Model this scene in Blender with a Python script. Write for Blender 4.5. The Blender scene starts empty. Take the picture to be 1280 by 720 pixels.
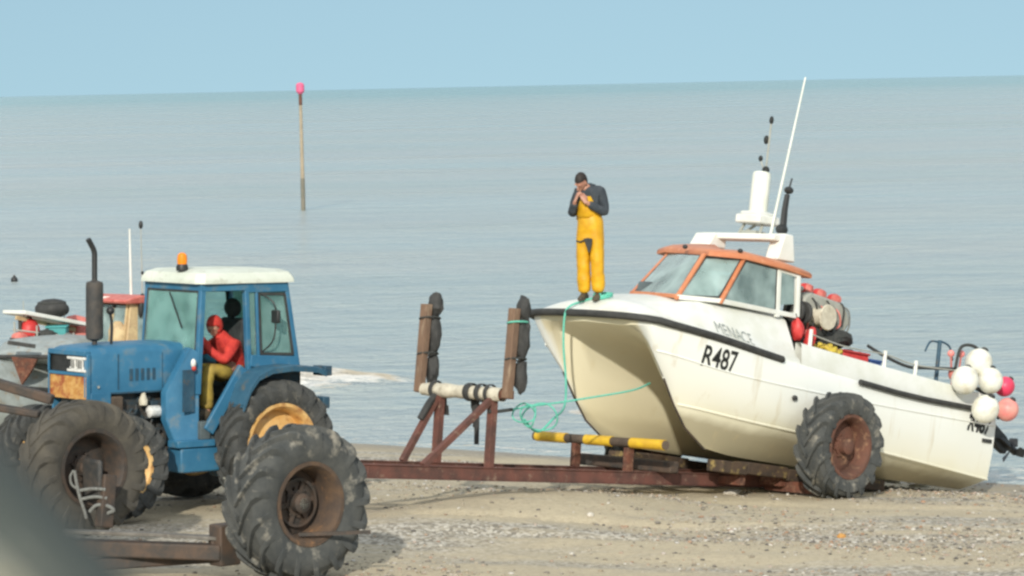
import bpy, math, random
import numpy as np
from mathutils import Vector, Matrix, noise
from mathutils.bvhtree import BVHTree
R = math.radians; PI = math.pi
rng = random.Random(7)
scene = bpy.context.scene
COL = scene.collection

# ------------------------------------------------------------------ camera numbers
F = 4000.0; CZ = 5.8                      # focal length in px of a 1280 wide frame, eye height above the water
pitch = math.atan(252.5/4000); roll = R(1.21)
fwd = Vector((0, math.cos(pitch), -math.sin(pitch)))
_r0 = Vector((1,0,0)); _u0 = Vector((0, math.sin(pitch), math.cos(pitch)))
right = _r0*math.cos(roll) - _u0*math.sin(roll); up = _u0*math.cos(roll) + _r0*math.sin(roll)
CAM = Vector((0,0,CZ))
def at(px, py, Y):
    r = fwd + right*((px-640)/F) + up*((360-py)/F)
    return CAM + r*(Y/r.y)
def on_water(px, py):
    r = fwd + right*((px-640)/F) + up*((360-py)/F)
    return CAM + r*(-CZ/r.z)

# ------------------------------------------------------------------ terrain profile
N2 = (-.588, -.809); S0 = (-2.826, 52.569)
def shore(x, y):   # distance up the beach from the waterline, distance along the shore
    dx, dy = x-S0[0], y-S0[1]
    return dx*N2[0]+dy*N2[1], dx*.809+dy*(-.588)
_ps = [-4000,-100,-20,-3,0,2,4,5.9,9,12,16.3,20,25,30,36,38.5,80,4000]
_pz = [-30,-9,-1.7,-.25,0,.13,.33,.50,.68,.78,.88,1.0,1.25,2.1,3.9,4.5,4.6,4.6]
def gbase(s): return float(np.interp(s, _ps, _pz))
def ground(x, y):
    s, a = shore(x, y)
    z = .25*gbase(s-.5)+.5*gbase(s)+.25*gbase(s+.5)
    if 0 < s < 30 and abs(x) < 30:
        k = min(1, s/1.5)
        tr = math.exp(-((y-39.05-.25*noise.noise((x*.25,0,6)))/.34)**4)*min(1,max(0,(x-1.6)/1.2))     # wheel-packed track
        rut = sum(math.exp(-((y-yc-.2*noise.noise((x*.3,yc,2)))/.16)**2)*(1 if x > x0 else 0) for yc, x0 in ((36.4,-1.2),(35.2,-1.0)))
        z -= .04*tr + .07*rut*(.7+.3*math.sin(x*26+y*9)); k *= 1-.75*tr
        z += .24*math.exp(-((s-10.6)/2.8)**2-((a-11.0)/1.5)**2)
        z += k*(.045*noise.noise((a*.22, s*.7, 3.1)) + .022*noise.noise((a*.9, s*1.9, 7.7)))
        z += k*.012*noise.noise((x*3.5, y*3.5, 1.3)) + k*.006*noise.noise((x*9, y*9, 2.2))
    return z

# ------------------------------------------------------------------ materials
M = {}
def nd(nt, t, **kw):
    n = nt.nodes.new(t)
    for k, v in kw.items(): setattr(n, k, v)
    return n
def mat(name, c1, c2=None, scale=6, lo=.4, hi=.62, rough=.6, metal=0, bump=0, bscale=40, spec=.5, c3=None, scale3=25, lo3=.55, hi3=.7, coat=0, stretch=(1,1,1)):
    m = bpy.data.materials.new(name); m.use_nodes = True; nt = m.node_tree
    b = nt.nodes['Principled BSDF']; L = nt.links
    b.inputs['Roughness'].default_value = rough; b.inputs['Metallic'].default_value = metal
    b.inputs['Specular IOR Level'].default_value = spec; b.inputs['Coat Weight'].default_value = coat
    tc = nd(nt,'ShaderNodeTexCoord'); mp = nd(nt,'ShaderNodeMapping'); mp.inputs['Scale'].default_value = stretch
    L.new(tc.outputs['Object'], mp.inputs['Vector'])
    b.inputs['Base Color'].default_value = (*c1,1)
    out = None
    def layer(prev, col, sc, l, h):
        n = nd(nt,'ShaderNodeTexNoise'); n.inputs['Scale'].default_value = sc; n.inputs['Detail'].default_value = 6; n.inputs['Roughness'].default_value = .62
        L.new(mp.outputs[0], n.inputs['Vector'])
        r = nd(nt,'ShaderNodeMapRange'); r.inputs['From Min'].default_value = l; r.inputs['From Max'].default_value = h
        L.new(n.outputs['Fac'], r.inputs['Value'])
        x = nd(nt,'ShaderNodeMix', data_type='RGBA'); L.new(r.outputs[0], x.inputs['Factor'])
        if prev is None: x.inputs['A'].default_value = (*c1,1)
        else: L.new(prev, x.inputs['A'])
        x.inputs['B'].default_value = (*col,1)
        return x.outputs['Result']
    if c2: out = layer(None, c2, scale, lo, hi)
    if c3: out = layer(out, c3, scale3, lo3, hi3)
    if out: L.new(out, b.inputs['Base Color'])
    if bump:
        n = nd(nt,'ShaderNodeTexNoise'); n.inputs['Scale'].default_value = bscale; n.inputs['Detail'].default_value = 5
        L.new(mp.outputs[0], n.inputs['Vector'])
        bp = nd(nt,'ShaderNodeBump'); bp.inputs['Strength'].default_value = bump; bp.inputs['Distance'].default_value = .02
        L.new(n.outputs['Fac'], bp.inputs['Height']); L.new(bp.outputs[0], b.inputs['Normal'])
    M[name] = m
    return m
def glass(name, tint, refl=.22, film=(.16,.42), fc=(.55,.66,.62)):
    m = bpy.data.materials.new(name); m.use_nodes = True; nt = m.node_tree; nt.nodes.clear(); L = nt.links
    o = nd(nt,'ShaderNodeOutputMaterial'); t = nd(nt,'ShaderNodeBsdfTransparent'); t.inputs[0].default_value = (*tint,1)
    g = nd(nt,'ShaderNodeBsdfGlossy'); g.inputs['Roughness'].default_value = .05; g.inputs['Color'].default_value = (.95,1,.98,1)
    d = nd(nt,'ShaderNodeBsdfDiffuse'); d.inputs['Color'].default_value = (*fc,1)
    fr = nd(nt,'ShaderNodeLayerWeight'); fr.inputs['Blend'].default_value = refl
    x = nd(nt,'ShaderNodeMixShader'); L.new(fr.outputs['Fresnel'], x.inputs[0]); L.new(t.outputs[0], x.inputs[1]); L.new(g.outputs[0], x.inputs[2])
    # salt haze, its colour also brightened to imitate bright sea through the pane
    tc = nd(nt,'ShaderNodeTexCoord'); n = nd(nt,'ShaderNodeTexNoise'); n.inputs['Scale'].default_value = 3; L.new(tc.outputs['Object'], n.inputs['Vector'])
    mr = nd(nt,'ShaderNodeMapRange'); mr.inputs['From Min'].default_value = .3; mr.inputs['From Max'].default_value = .7; mr.inputs['To Min'].default_value = film[0]; mr.inputs['To Max'].default_value = film[1]
    L.new(n.outputs['Fac'], mr.inputs['Value'])
    y = nd(nt,'ShaderNodeMixShader'); L.new(mr.outputs[0], y.inputs[0]); L.new(x.outputs[0], y.inputs[1]); L.new(d.outputs[0], y.inputs[2]); L.new(y.outputs[0], o.inputs[0])
    M[name] = m

mat('dull_blue', (.022,.085,.14), (.035,.11,.17), 5, rough=.55, c3=(.10,.11,.10), scale3=9)
mat('blue_paint', (.026,.135,.245), (.04,.17,.29), 2.5, rough=.5, spec=.45, c3=(.15,.19,.20), scale3=5, lo3=.54, hi3=.74, bump=.12, bscale=8)
mat('dark_blue', (.018,.06,.10), (.03,.085,.13), 8, rough=.6, c3=(.09,.08,.06), scale3=14)
mat('white_paint', (.78,.79,.74), (.70,.71,.63), 3, rough=.4, c3=(.55,.5,.4), scale3=12, lo3=.66, hi3=.8)
mat('roof_white', (.78,.80,.72), (.70,.73,.64), 4, rough=.55)
mat('cab_roof_white', (.66,.70,.61), (.58,.62,.53), 3, rough=.7, c3=(.42,.42,.33), scale3=7, lo3=.56, hi3=.75)
mat('orange_paint', (.62,.24,.11), (.55,.19,.085), 4, rough=.45, c3=(.72,.36,.2), scale3=10, lo3=.58, hi3=.72)
mat('black_rubber', (.030,.031,.030), (.05,.05,.047), 8, rough=.75)
mat('tyre_rubber', (.042,.046,.045), (.07,.072,.068), 5, rough=.88, bump=.3, bscale=60, c3=(.2,.185,.15), scale3=8, lo3=.58, hi3=.76)
mat('tyre_dusty', (.052,.057,.056), (.085,.088,.082), 4, rough=.9, bump=.3, bscale=60, c3=(.30,.28,.23), scale3=6, lo3=.55, hi3=.74)
mat('tyre_worn', (.06,.056,.047), (.095,.086,.068), 4, rough=.9, bump=.2, bscale=50)
mat('bunk_wood', (.085,.055,.035), (.05,.036,.026), 5, rough=.9, bump=.6, bscale=20, c3=(.30,.22,.08), scale3=7, lo3=.56, hi3=.68)
mat('rust', (.16,.058,.034), (.085,.04,.028), 7, rough=.85, bump=.4, bscale=60, c3=(.24,.13,.08), scale3=16, lo3=.5, hi3=.7)
mat('rust_beam', (.155,.062,.046), (.09,.045,.036), 4, rough=.8, bump=.3, bscale=40, c3=(.26,.18,.13), scale3=10, lo3=.58, hi3=.75)
mat('rim_dark', (.07,.05,.038), (.12,.075,.045), 5, rough=.85, bump=.3, bscale=50, c3=(.25,.13,.06), scale3=6, lo3=.58, hi3=.7)
mat('rust_rim', (.15,.065,.042), (.10,.05,.035), 5, rough=.85, bump=.3, bscale=50, c3=(.3,.17,.1), scale3=9)
mat('dark_steel', (.045,.04,.035), (.09,.06,.042), 6, rough=.7, bump=.2, bscale=50)
mat('brown_beam', (.07,.052,.038), (.125,.092,.064), 3, rough=.85, bump=.4, bscale=30)
mat('rim_yellow', (.66,.38,.12), (.70,.47,.2), 4, rough=.55, c3=(.34,.15,.05), scale3=7, lo3=.5, hi3=.68)
mat('rust_panel', (.46,.22,.055), (.6,.36,.12), 9, rough=.8, bump=.3, bscale=50, c3=(.30,.07,.025), scale3=5, lo3=.5, hi3=.66, stretch=(1,1,1.5))
mat('timber', (.20,.125,.08), (.13,.085,.06), 5, rough=.85, bump=.4, bscale=30, c3=(.30,.22,.15), scale3=12, stretch=(1,1,.25))
mat('black_plastic', (.018,.02,.02), (.03,.032,.032), 10, rough=.5)
mat('muffler', (.035,.037,.037), (.075,.065,.055), 6, rough=.7, bump=.2)
mat('grey_metal', (.40,.40,.35), (.33,.34,.29), 4, rough=.55, c3=(.25,.2,.15), scale3=9, lo3=.62, hi3=.75)
mat('worn_plate', (.17,.16,.14), (.11,.10,.085), 6, rough=.8, bump=.2, c3=(.26,.24,.2), scale3=9)
mat('engine', (.022,.045,.06), (.06,.05,.04), 9, rough=.7, bump=.5, bscale=25)
mat('red_cloth', (.60,.05,.035), (.42,.025,.022), 12, rough=.85, bump=.3, bscale=25)
mat('red_plastic', (.60,.05,.045), (.5,.03,.03), 7, rough=.5)
mat('faded_red', (.62,.2,.16), (.5,.11,.09), 8, rough=.6)
mat('yellow_oilskin', (.72,.40,.012), (.60,.31,.01), 7, rough=.5, bump=.35, bscale=9)
mat('yellow_drab', (.40,.29,.05), (.28,.2,.045), 9, rough=.7, bump=.3, bscale=14)
mat('yellow_paint', (.72,.47,.03), (.6,.36,.03), 8, rough=.5, c3=(.2,.12,.05), scale3=14, lo3=.64, hi3=.74)
mat('yellow_plastic', (.68,.52,.06), (.5,.36,.05), 14, rough=.55)
mat('jacket_cloth', (.035,.045,.055), (.055,.065,.075), 10, rough=.9, bump=.3, bscale=25)
mat('skin', (.48,.26,.18), (.42,.2,.14), 12, rough=.55)
mat('scarf_grey', (.40,.41,.40), (.25,.26,.26), 9, rough=.9)
mat('hair', (.018,.013,.011), (.03,.022,.018), 30, rough=.7)
mat('boot', (.05,.045,.035), (.1,.08,.05), 10, rough=.7)
mat('buoy_white', (.80,.80,.72), (.72,.71,.6), 6, rough=.45, c3=(.55,.50,.38), scale3=7, lo3=.54, hi3=.78, bump=.15, bscale=12)
mat('buoy_pink', (.75,.24,.22), (.78,.36,.3), 5, rough=.45)
mat('buoy_hot', (.75,.055,.13), (.65,.05,.1), 6, rough=.45)
mat('green_rope', (.09,.46,.34), (.16,.55,.42), 40, rough=.8)
mat('dark_rope', (.03,.035,.033), (.06,.06,.055), 40, rough=.9)
mat('pale_rope', (.20,.21,.195), (.14,.14,.13), 40, rough=.9)
mat('padding', (.62,.58,.46), (.5,.46,.36), 12, rough=.9, bump=.5, bscale=20, c3=(.28,.24,.17), scale3=8, lo3=.58, hi3=.72)
mat('lettering', (.012,.014,.013), rough=.6)
mat('lettering_faded', (.22,.25,.24), (.4,.43,.4), 30, rough=.6)
mat('amber', (.85,.25,.01), rough=.25)
mat('lamp_red', (.5,.05,.03), rough=.3)
mat('lens_white', (.80,.80,.76), (.6,.6,.56), 30, rough=.25)
mat('teal_plastic', (.06,.33,.33), rough=.5)
mat('blue_plastic', (.03,.08,.25), rough=.5)
mat('beige_paint', (.62,.48,.26), (.5,.36,.2), 6, rough=.6, c3=(.36,.26,.15), scale3=5, lo3=.55, hi3=.7)
mat('pole_wood', (.40,.33,.23), (.33,.27,.19), 3, rough=.85)
mat('weed_wood', (.22,.20,.155), (.17,.165,.13), 3, rough=.9)
mat('mark_pink', (.72,.13,.25), rough=.5)
mat('stone_pale', (.62,.58,.5), (.5,.46,.38), 14, rough=.85, bump=.3)
mat('car_paint', (.075,.088,.08), (.083,.095,.087), 3, rough=.85, spec=.2)
mat('mirror_glass', (.6,.65,.66), rough=.03, metal=1)
mat('seat_black', (.022,.026,.028), (.04,.045,.045), 9, rough=.8)
mat('cab_trim', (.10,.13,.135), (.07,.09,.095), 6, rough=.7)
glass('cab_glass', (.78,.96,.93), .30, (.12,.34), (.46,.72,.68))
glass('boat_glass', (.70,.82,.80), .40, (.18,.60), (.52,.66,.64))

def hull_material():
    m = bpy.data.materials.new('hull_gelcoat'); m.use_nodes = True; nt = m.node_tree; L = nt.links; b = nt.nodes['Principled BSDF']
    b.inputs['Roughness'].default_value = .38; b.inputs['Specular IOR Level'].default_value = .45
    tc = nd(nt,'ShaderNodeTexCoord'); sp = nd(nt,'ShaderNodeSeparateXYZ'); L.new(tc.outputs['Object'], sp.inputs[0])
    n = nd(nt,'ShaderNodeTexNoise'); n.inputs['Scale'].default_value = 1.6; n.inputs['Detail'].default_value = 6; L.new(tc.outputs['Object'], n.inputs['Vector'])
    # algae and rust tea-stain that climbs from the waterline, highest towards the bow
    a = nd(nt,'ShaderNodeMath', operation='MULTIPLY_ADD'); L.new(n.outputs['Fac'], a.inputs[0]); a.inputs[1].default_value = -.25; L.new(sp.outputs['Z'], a.inputs[2])
    bx = nd(nt,'ShaderNodeMath', operation='MULTIPLY_ADD'); L.new(sp.outputs['X'], bx.inputs[0]); bx.inputs[1].default_value = -.055; L.new(a.outputs[0], bx.inputs[2])
    cr = nd(nt,'ShaderNodeValToRGB'); L.new(bx.outputs[0], cr.inputs[0])
    mr = nd(nt,'ShaderNodeMapRange'); mr.inputs['From Min'].default_value = -.4; mr.inputs['From Max'].default_value = .8; L.new(bx.outputs[0], mr.inputs[0]); L.new(mr.outputs[0], cr.inputs[0])
    e = cr.color_ramp.elements; e[0].position = 0; e[0].color = (.34,.30,.19,1); e[1].position = .9; e[1].color = (.82,.84,.79,1)
    for p, c in ((.30,(.43,.39,.27,1)),(.38,(.77,.74,.57,1)),(.52,(.81,.80,.68,1)),(.72,(.82,.83,.76,1))):
        x = e.new(p); x.color = c
    # vertical run-off streaks
    mp = nd(nt,'ShaderNodeMapping'); mp.inputs['Scale'].default_value = (7,7,.7); L.new(tc.outputs['Object'], mp.inputs[0])
    n2 = nd(nt,'ShaderNodeTexNoise'); n2.inputs['Scale'].default_value = 1; n2.inputs['Detail'].default_value = 5; L.new(mp.outputs[0], n2.inputs['Vector'])
    r2 = nd(nt,'ShaderNodeMapRange'); r2.inputs['From Min'].default_value = .58; r2.inputs['From Max'].default_value = .8; r2.inputs['To Max'].default_value = .62; L.new(n2.outputs['Fac'], r2.inputs[0])
    x = nd(nt,'ShaderNodeMix', data_type='RGBA'); L.new(r2.outputs[0], x.inputs['Factor']); L.new(cr.outputs[0], x.inputs['A']); x.inputs['B'].default_value = (.55,.46,.28,1)
    ay = nd(nt,'ShaderNodeMath', operation='ABSOLUTE'); L.new(sp.outputs['Y'], ay.inputs[0])
    ry = nd(nt,'ShaderNodeMapRange'); ry.inputs['From Min'].default_value = .86; ry.inputs['From Max'].default_value = .80; ry.inputs['To Min'].default_value = 0; ry.inputs['To Max'].default_value = .75; L.new(ay.outputs[0], ry.inputs[0])
    x2 = nd(nt,'ShaderNodeMix', data_type='RGBA'); L.new(ry.outputs[0], x2.inputs['Factor']); L.new(x.outputs['Result'], x2.inputs['A']); x2.inputs['B'].default_value = (.84,.76,.50,1)   # yellowed gelcoat between the hulls, its colour warmed to offset grey sky light
    L.new(x2.outputs['Result'], b.inputs['Base Color']); M['hull_gelcoat'] = m
hull_material()

# ------------------------------------------------------------------ mesh builder
class MB:
    def __init__(s): s.v = []; s.f = []
    def add(s, vs, fs):
        b = len(s.v); s.v += [tuple(v) for v in vs]; s.f += [tuple(i+b for i in f) for f in fs]; return s
    def box(s, c, size, rot=None):
        x, y, z = (k/2 for k in size); pts = [Vector((i*x,j*y,k*z)) for i in (-1,1) for j in (-1,1) for k in (-1,1)]
        if rot is not None: pts = [rot @ p for p in pts]
        c = Vector(c)
        return s.add([p+c for p in pts], [(0,1,3,2),(4,6,7,5),(0,4,5,1),(2,3,7,6),(0,2,6,4),(1,5,7,3)])
    def span(s, a, b):
        return s.box([(a[i]+b[i])/2 for i in range(3)], [abs(b[i]-a[i]) for i in range(3)])
    def bar(s, p, q, w, h, upv=(0,0,1)):
        p, q = Vector(p), Vector(q); d = (q-p); L = d.length; d.normalize(); u = Vector(upv)
        if abs(d.dot(u)) > .95: u = Vector((1,0,0))
        sx = d.cross(u).normalized(); uz = sx.cross(d)
        rot = Matrix((d, sx, uz)).transposed()
        return s.box((p+q)/2, (L, w, h), rot)
    def tube(s, pts, r, n=10, caps=True):
        pts = [Vector(p) for p in pts]; rs = r if isinstance(r, (list,tuple)) else [r]*len(pts)
        vs, fs = [], []; prev = None
        for i, p in enumerate(pts):
            d = (pts[min(i+1,len(pts)-1)] - pts[max(i-1,0)]).normalized()
            if prev is None:
                u = Vector((0,0,1)) if abs(d.z) < .9 else Vector((1,0,0)); a = d.cross(u).normalized()
            else: a = (prev - d*prev.dot(d)).normalized()
            prev = a; b = d.cross(a)
            for k in range(n):
                t = 2*PI*k/n; vs.append(p + (a*math.cos(t)+b*math.sin(t))*rs[i])
        for i in range(len(pts)-1):
            for k in range(n):
                fs.append((i*n+k, i*n+(k+1)%n, (i+1)*n+(k+1)%n, (i+1)*n+k))
        if caps: fs += [tuple(reversed(range(n))), tuple(range((len(pts)-1)*n, len(pts)*n))]
        return s.add(vs, fs)
    def lathe(s, prof, n=48, axis='y', c=(0,0,0)):   # prof: list of (radius, along-axis)
        vs, fs = [], []; c = Vector(c)
        for r, y in prof:
            for k in range(n):
                t = 2*PI*k/n
                a, b = r*math.cos(t), r*math.sin(t)
                vs.append(c + Vector({'y':(a,y,b),'z':(a,b,y),'x':(y,a,b)}[axis]))
        for i in range(len(prof)-1):
            for k in range(n): fs.append((i*n+k, (i+1)*n+k, (i+1)*n+(k+1)%n, i*n+(k+1)%n))
        return s.add(vs, fs)
    def grid(s, rows, closed=False):
        n = len(rows[0]); vs = [p for r in rows for p in r]; fs = []
        for i in range(len(rows)-1):
            for k in range(n if closed else n-1):
                fs.append((i*n+k, i*n+(k+1)%n, (i+1)*n+(k+1)%n, (i+1)*n+k))
        return s.add(vs, fs)
    def ball(s, c, r, n=14, m=10, f=None):
        c = Vector(c); rr = (r,r,r) if not isinstance(r,(tuple,list)) else r
        vs, fs = [], []
        for i in range(m+1):
            th = PI*i/m
            for k in range(n):
                ph = 2*PI*k/n; d = Vector((math.sin(th)*math.cos(ph), math.sin(th)*math.sin(ph), math.cos(th)))
                if f: d = f(d)
                vs.append(c+Vector((d.x*rr[0], d.y*rr[1], d.z*rr[2])))
        for i in range(m):
            for k in range(n): fs.append((i*n+k, (i+1)*n+k, (i+1)*n+(k+1)%n, i*n+(k+1)%n))
        return s.add(vs, fs)
    def prism(s, poly, d):   # poly of 3d points, extruded along d
        n = len(poly); d = Vector(d); a = [Vector(p) for p in poly]
        return s.add(a+[p+d for p in a], [tuple(reversed(range(n))), tuple(range(n,2*n))]+[(i,(i+1)%n,n+(i+1)%n,n+i) for i in range(n)])
    def mesh(s, name):
        me = bpy.data.meshes.new(name); me.from_pydata(s.v, [], s.f); me.validate()
        import bmesh
        bm = bmesh.new(); bm.from_mesh(me); bmesh.ops.remove_doubles(bm, verts=bm.verts, dist=1e-5); bmesh.ops.recalc_face_normals(bm, faces=bm.faces); bm.to_mesh(me); bm.free()
        return me
    def build(s, name, material, parent=None, smooth=True, bevel=0, angle=35):
        me = s.mesh(name)
        return link(name, me, material, parent, smooth, bevel, angle)
def link(name, me, material, parent=None, smooth=True, bevel=0, angle=35):
    if isinstance(material, str): material = M[material]
    if not me.materials: me.materials.append(material)
    if smooth:
        for p in me.polygons: p.use_smooth = True
        me.set_sharp_from_angle(angle=R(angle))
    o = bpy.data.objects.new(name, me); COL.objects.link(o)
    if parent: o.parent = parent
    if bevel:
        b = o.modifiers.new('bevel','BEVEL'); b.width = bevel; b.segments = 2; b.limit_method = 'ANGLE'; b.angle_limit = R(40)
        b.harden_normals = False
    return o
def tag(o, label=None, cat=None, group=None, kind=None):
    for k, v in (('label',label),('category',cat),('group',group),('kind',kind)):
        if v: o[k] = v
    return o
def empty(name, mw=None, parent=None):
    o = bpy.data.objects.new(name, None); COL.objects.link(o); o.empty_display_size = .2
    if parent: o.parent = parent
    if mw is not None: o.matrix_world = mw
    return o
def frame(yaw, pit, O=(0,0,0), rollb=0):
    X = Vector((math.cos(yaw)*math.cos(pit), math.sin(yaw)*math.cos(pit), math.sin(pit)))
    Y = Vector((-math.sin(yaw), math.cos(yaw), 0)); Z = X.cross(Y)
    if rollb:
        q = Matrix.Rotation(rollb, 3, X); Y = q@Y; Z = q@Z
    m = Matrix((X, Y, Z)).transposed().to_4x4(); m.translation = Vector(O); return m
def copy_tree(o, parent=None):
    c = o.copy(); COL.objects.link(c)
    if parent: c.parent = parent
    for ch in list(o.children): copy_tree(ch, c)
    return c
def cr1(xs, ys):    # smooth 1d curve through keys (monotone cubic)
    xs, ys = list(map(float,xs)), list(map(float,ys)); n = len(xs)
    h = [xs[i+1]-xs[i] for i in range(n-1)]; d = [(ys[i+1]-ys[i])/h[i] for i in range(n-1)]
    m = [d[0]]+[0 if d[i-1]*d[i] <= 0 else 2*d[i-1]*d[i]/(d[i-1]+d[i]) for i in range(1,n-1)]+[d[-1]]
    def f(x):
        if x <= xs[0]: return ys[0]+m[0]*(x-xs[0])
        if x >= xs[-1]: return ys[-1]+m[-1]*(x-xs[-1])
        i = max(k for k in range(n-1) if xs[k] <= x); t = (x-xs[i])/h[i]
        return ys[i]*(1+2*t)*(1-t)**2 + h[i]*m[i]*t*(1-t)**2 + ys[i+1]*t*t*(3-2*t) + h[i]*m[i+1]*t*t*(t-1)
    return f
def spline(pts, n=8):
    pts = [Vector(p) for p in pts]; out = []
    for i in range(len(pts)-1):
        p0, p1, p2, p3 = pts[max(i-1,0)], pts[i], pts[i+1], pts[min(i+2,len(pts)-1)]
        for k in range(n):
            t = k/n; out.append(.5*((2*p1)+(p2-p0)*t+(2*p0-5*p1+4*p2-p3)*t*t+(3*p1-p0-3*p2+p3)*t**3))
    return out+[pts[-1]]
def skin_mesh(name, chains, sub=2):
    """chains: list of lists of (x,y,z,r); first point of a later chain may be an index into the first points (int) to branch"""
    vs, es, rs = [], [], []
    for ch in chains:
        prev = None
        for p in ch:
            if isinstance(p, int): prev = p; continue
            vs.append(p[:3]); rs.append(p[3:]); i = len(vs)-1
            if prev is not None: es.append((prev, i))
            prev = i
    me = bpy.data.meshes.new(name+'_cage'); me.from_pydata(vs, es, [])
    o = bpy.data.objects.new(name+'_cage', me); COL.objects.link(o)
    sk = o.modifiers.new('skin','SKIN'); sk.use_smooth_shade = True
    roots = {0}
    for i, r in enumerate(rs):
        d = me.skin_vertices[0].data[i]; d.radius = (r[0], r[1] if len(r) > 1 else r[0]); d.use_root = i in roots
    sb = o.modifiers.new('sub','SUBSURF'); sb.levels = sb.render_levels = sub
    dg = bpy.context.evaluated_depsgraph_get(); dg.update()
    out = bpy.data.meshes.new_from_object(o.evaluated_get(dg)); out.name = name
    bpy.data.objects.remove(o); bpy.data.meshes.remove(me)
    out.materials.clear()
    return out
def join_mesh(name, metas):
    mb = MB()
    for me in metas:
        if isinstance(me, MB): mb.add(me.v, me.f)
        else: mb.add([v.co for v in me.vertices], [tuple(p.vertices) for p in me.polygons])
    me = bpy.data.meshes.new(name); me.from_pydata(mb.v, [], mb.f); me.validate(); return me
def text_mesh(body, size, sx=1, bold=.0, shear=0):
    cu = bpy.data.curves.new('letters','FONT'); cu.body = body; cu.size = size; cu.offset = bold; cu.shear = shear; cu.resolution_u = 6
    o = bpy.data.objects.new('letters', cu); COL.objects.link(o)
    dg = bpy.context.evaluated_depsgraph_get(); dg.update()
    me = bpy.data.meshes.new_from_object(o.evaluated_get(dg)); bpy.data.objects.remove(o)
    for v in me.vertices: v.co.x *= sx
    return me

# ------------------------------------------------------------------ world, sun, camera
SUN_EL, SUN_AZ = R(26), math.atan2(-1.0, -.14)      # low behind the camera
w = bpy.data.worlds.new('World'); scene.world = w; w.use_nodes = True; nt = w.node_tree
bg = nt.nodes['Background']; sky = nt.nodes.new('ShaderNodeTexSky'); sky.sky_type = 'NISHITA'; sky.sun_disc = False
sky.sun_elevation = SUN_EL; sky.sun_rotation = PI/2 - SUN_AZ; sky.air_density = 1.0; sky.dust_density = .6; sky.ozone_density = 1.6; sky.altitude = 0
tc = nt.nodes.new('ShaderNodeTexCoord'); va = nt.nodes.new('ShaderNodeVectorMath'); va.operation = 'MULTIPLY_ADD'; va.inputs[1].default_value = (1,1,.45); va.inputs[2].default_value = (0,0,.17)
nt.links.new(tc.outputs['Generated'], va.inputs[0])
vn = nt.nodes.new('ShaderNodeVectorMath'); vn.operation = 'NORMALIZE'; nt.links.new(va.outputs[0], vn.inputs[0]); nt.links.new(vn.outputs[0], sky.inputs[0])
tint = nt.nodes.new('ShaderNodeMix'); tint.data_type = 'RGBA'; tint.blend_type = 'MULTIPLY'; tint.inputs['Factor'].default_value = 1; tint.inputs['B'].default_value = (1.05,1.075,.955,1)
nt.links.new(sky.outputs[0], tint.inputs['A']); nt.links.new(tint.outputs['Result'], bg.inputs[0]); bg.inputs[1].default_value = .088
# unseen broken cloud added above the clear strip to raise ambient light
bg2 = nt.nodes.new('ShaderNodeBackground'); bg2.inputs[0].default_value = (.93,.97,1,1); bg2.inputs[1].default_value = .95
sx3 = nt.nodes.new('ShaderNodeSeparateXYZ'); nt.links.new(tc.outputs['Generated'], sx3.inputs[0])
el = nt.nodes.new('ShaderNodeMapRange'); el.interpolation_type = 'SMOOTHSTEP'; el.inputs['From Min'].default_value = .07; el.inputs['From Max'].default_value = .30; nt.links.new(sx3.outputs['Z'], el.inputs[0])
cn = nt.nodes.new('ShaderNodeTexNoise'); cn.inputs['Scale'].default_value = 2.6; cn.inputs['Detail'].default_value = 6; nt.links.new(tc.outputs['Generated'], cn.inputs['Vector'])
cm = nt.nodes.new('ShaderNodeMapRange'); cm.inputs['From Min'].default_value = .36; cm.inputs['From Max'].default_value = .56; nt.links.new(cn.outputs['Fac'], cm.inputs[0])
mm_ = nt.nodes.new('ShaderNodeMath'); mm_.operation = 'MULTIPLY'; nt.links.new(el.outputs[0], mm_.inputs[0]); nt.links.new(cm.outputs[0], mm_.inputs[1])
ms = nt.nodes.new('ShaderNodeMixShader'); nt.links.new(mm_.outputs[0], ms.inputs[0]); nt.links.new(bg.outputs[0], ms.inputs[1]); nt.links.new(bg2.outputs[0], ms.inputs[2]); nt.links.new(ms.outputs[0], nt.nodes['World Output'].inputs[0])
sl = bpy.data.lights.new('sun','SUN'); sl.energy = 3.1; sl.angle = R(1.2); sl.color = (1,.94,.84)
so = bpy.data.objects.new('sun', sl); COL.objects.link(so)
sd = Vector((math.cos(SUN_EL)*math.cos(SUN_AZ), math.cos(SUN_EL)*math.sin(SUN_AZ), math.sin(SUN_EL)))
so.rotation_euler = sd.to_track_quat('Z','Y').to_euler(); so.location = (0,-5,30)
cd = bpy.data.cameras.new('camera'); cam = bpy.data.objects.new('camera', cd); COL.objects.link(cam); scene.camera = cam
cd.sensor_width = 36; cd.lens = F/1280*36; cd.clip_start = .1; cd.clip_end = 200000
mw = Matrix((right, up, -fwd)).transposed().to_4x4(); mw.translation = CAM; cam.matrix_world = mw
cd.dof.use_dof = True; cd.dof.focus_distance = 38.5; cd.dof.aperture_fstop = 8.5
vs = scene.view_settings; vs.view_transform = 'Standard'; vs.look = 'None'; vs.exposure = .24; vs.gamma = 1
scene.cycles.use_denoising = True; scene.cycles.filter_width = 2.6
scene.cycles.max_bounces = 6; scene.cycles.transparent_max_bounces = 12

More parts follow.
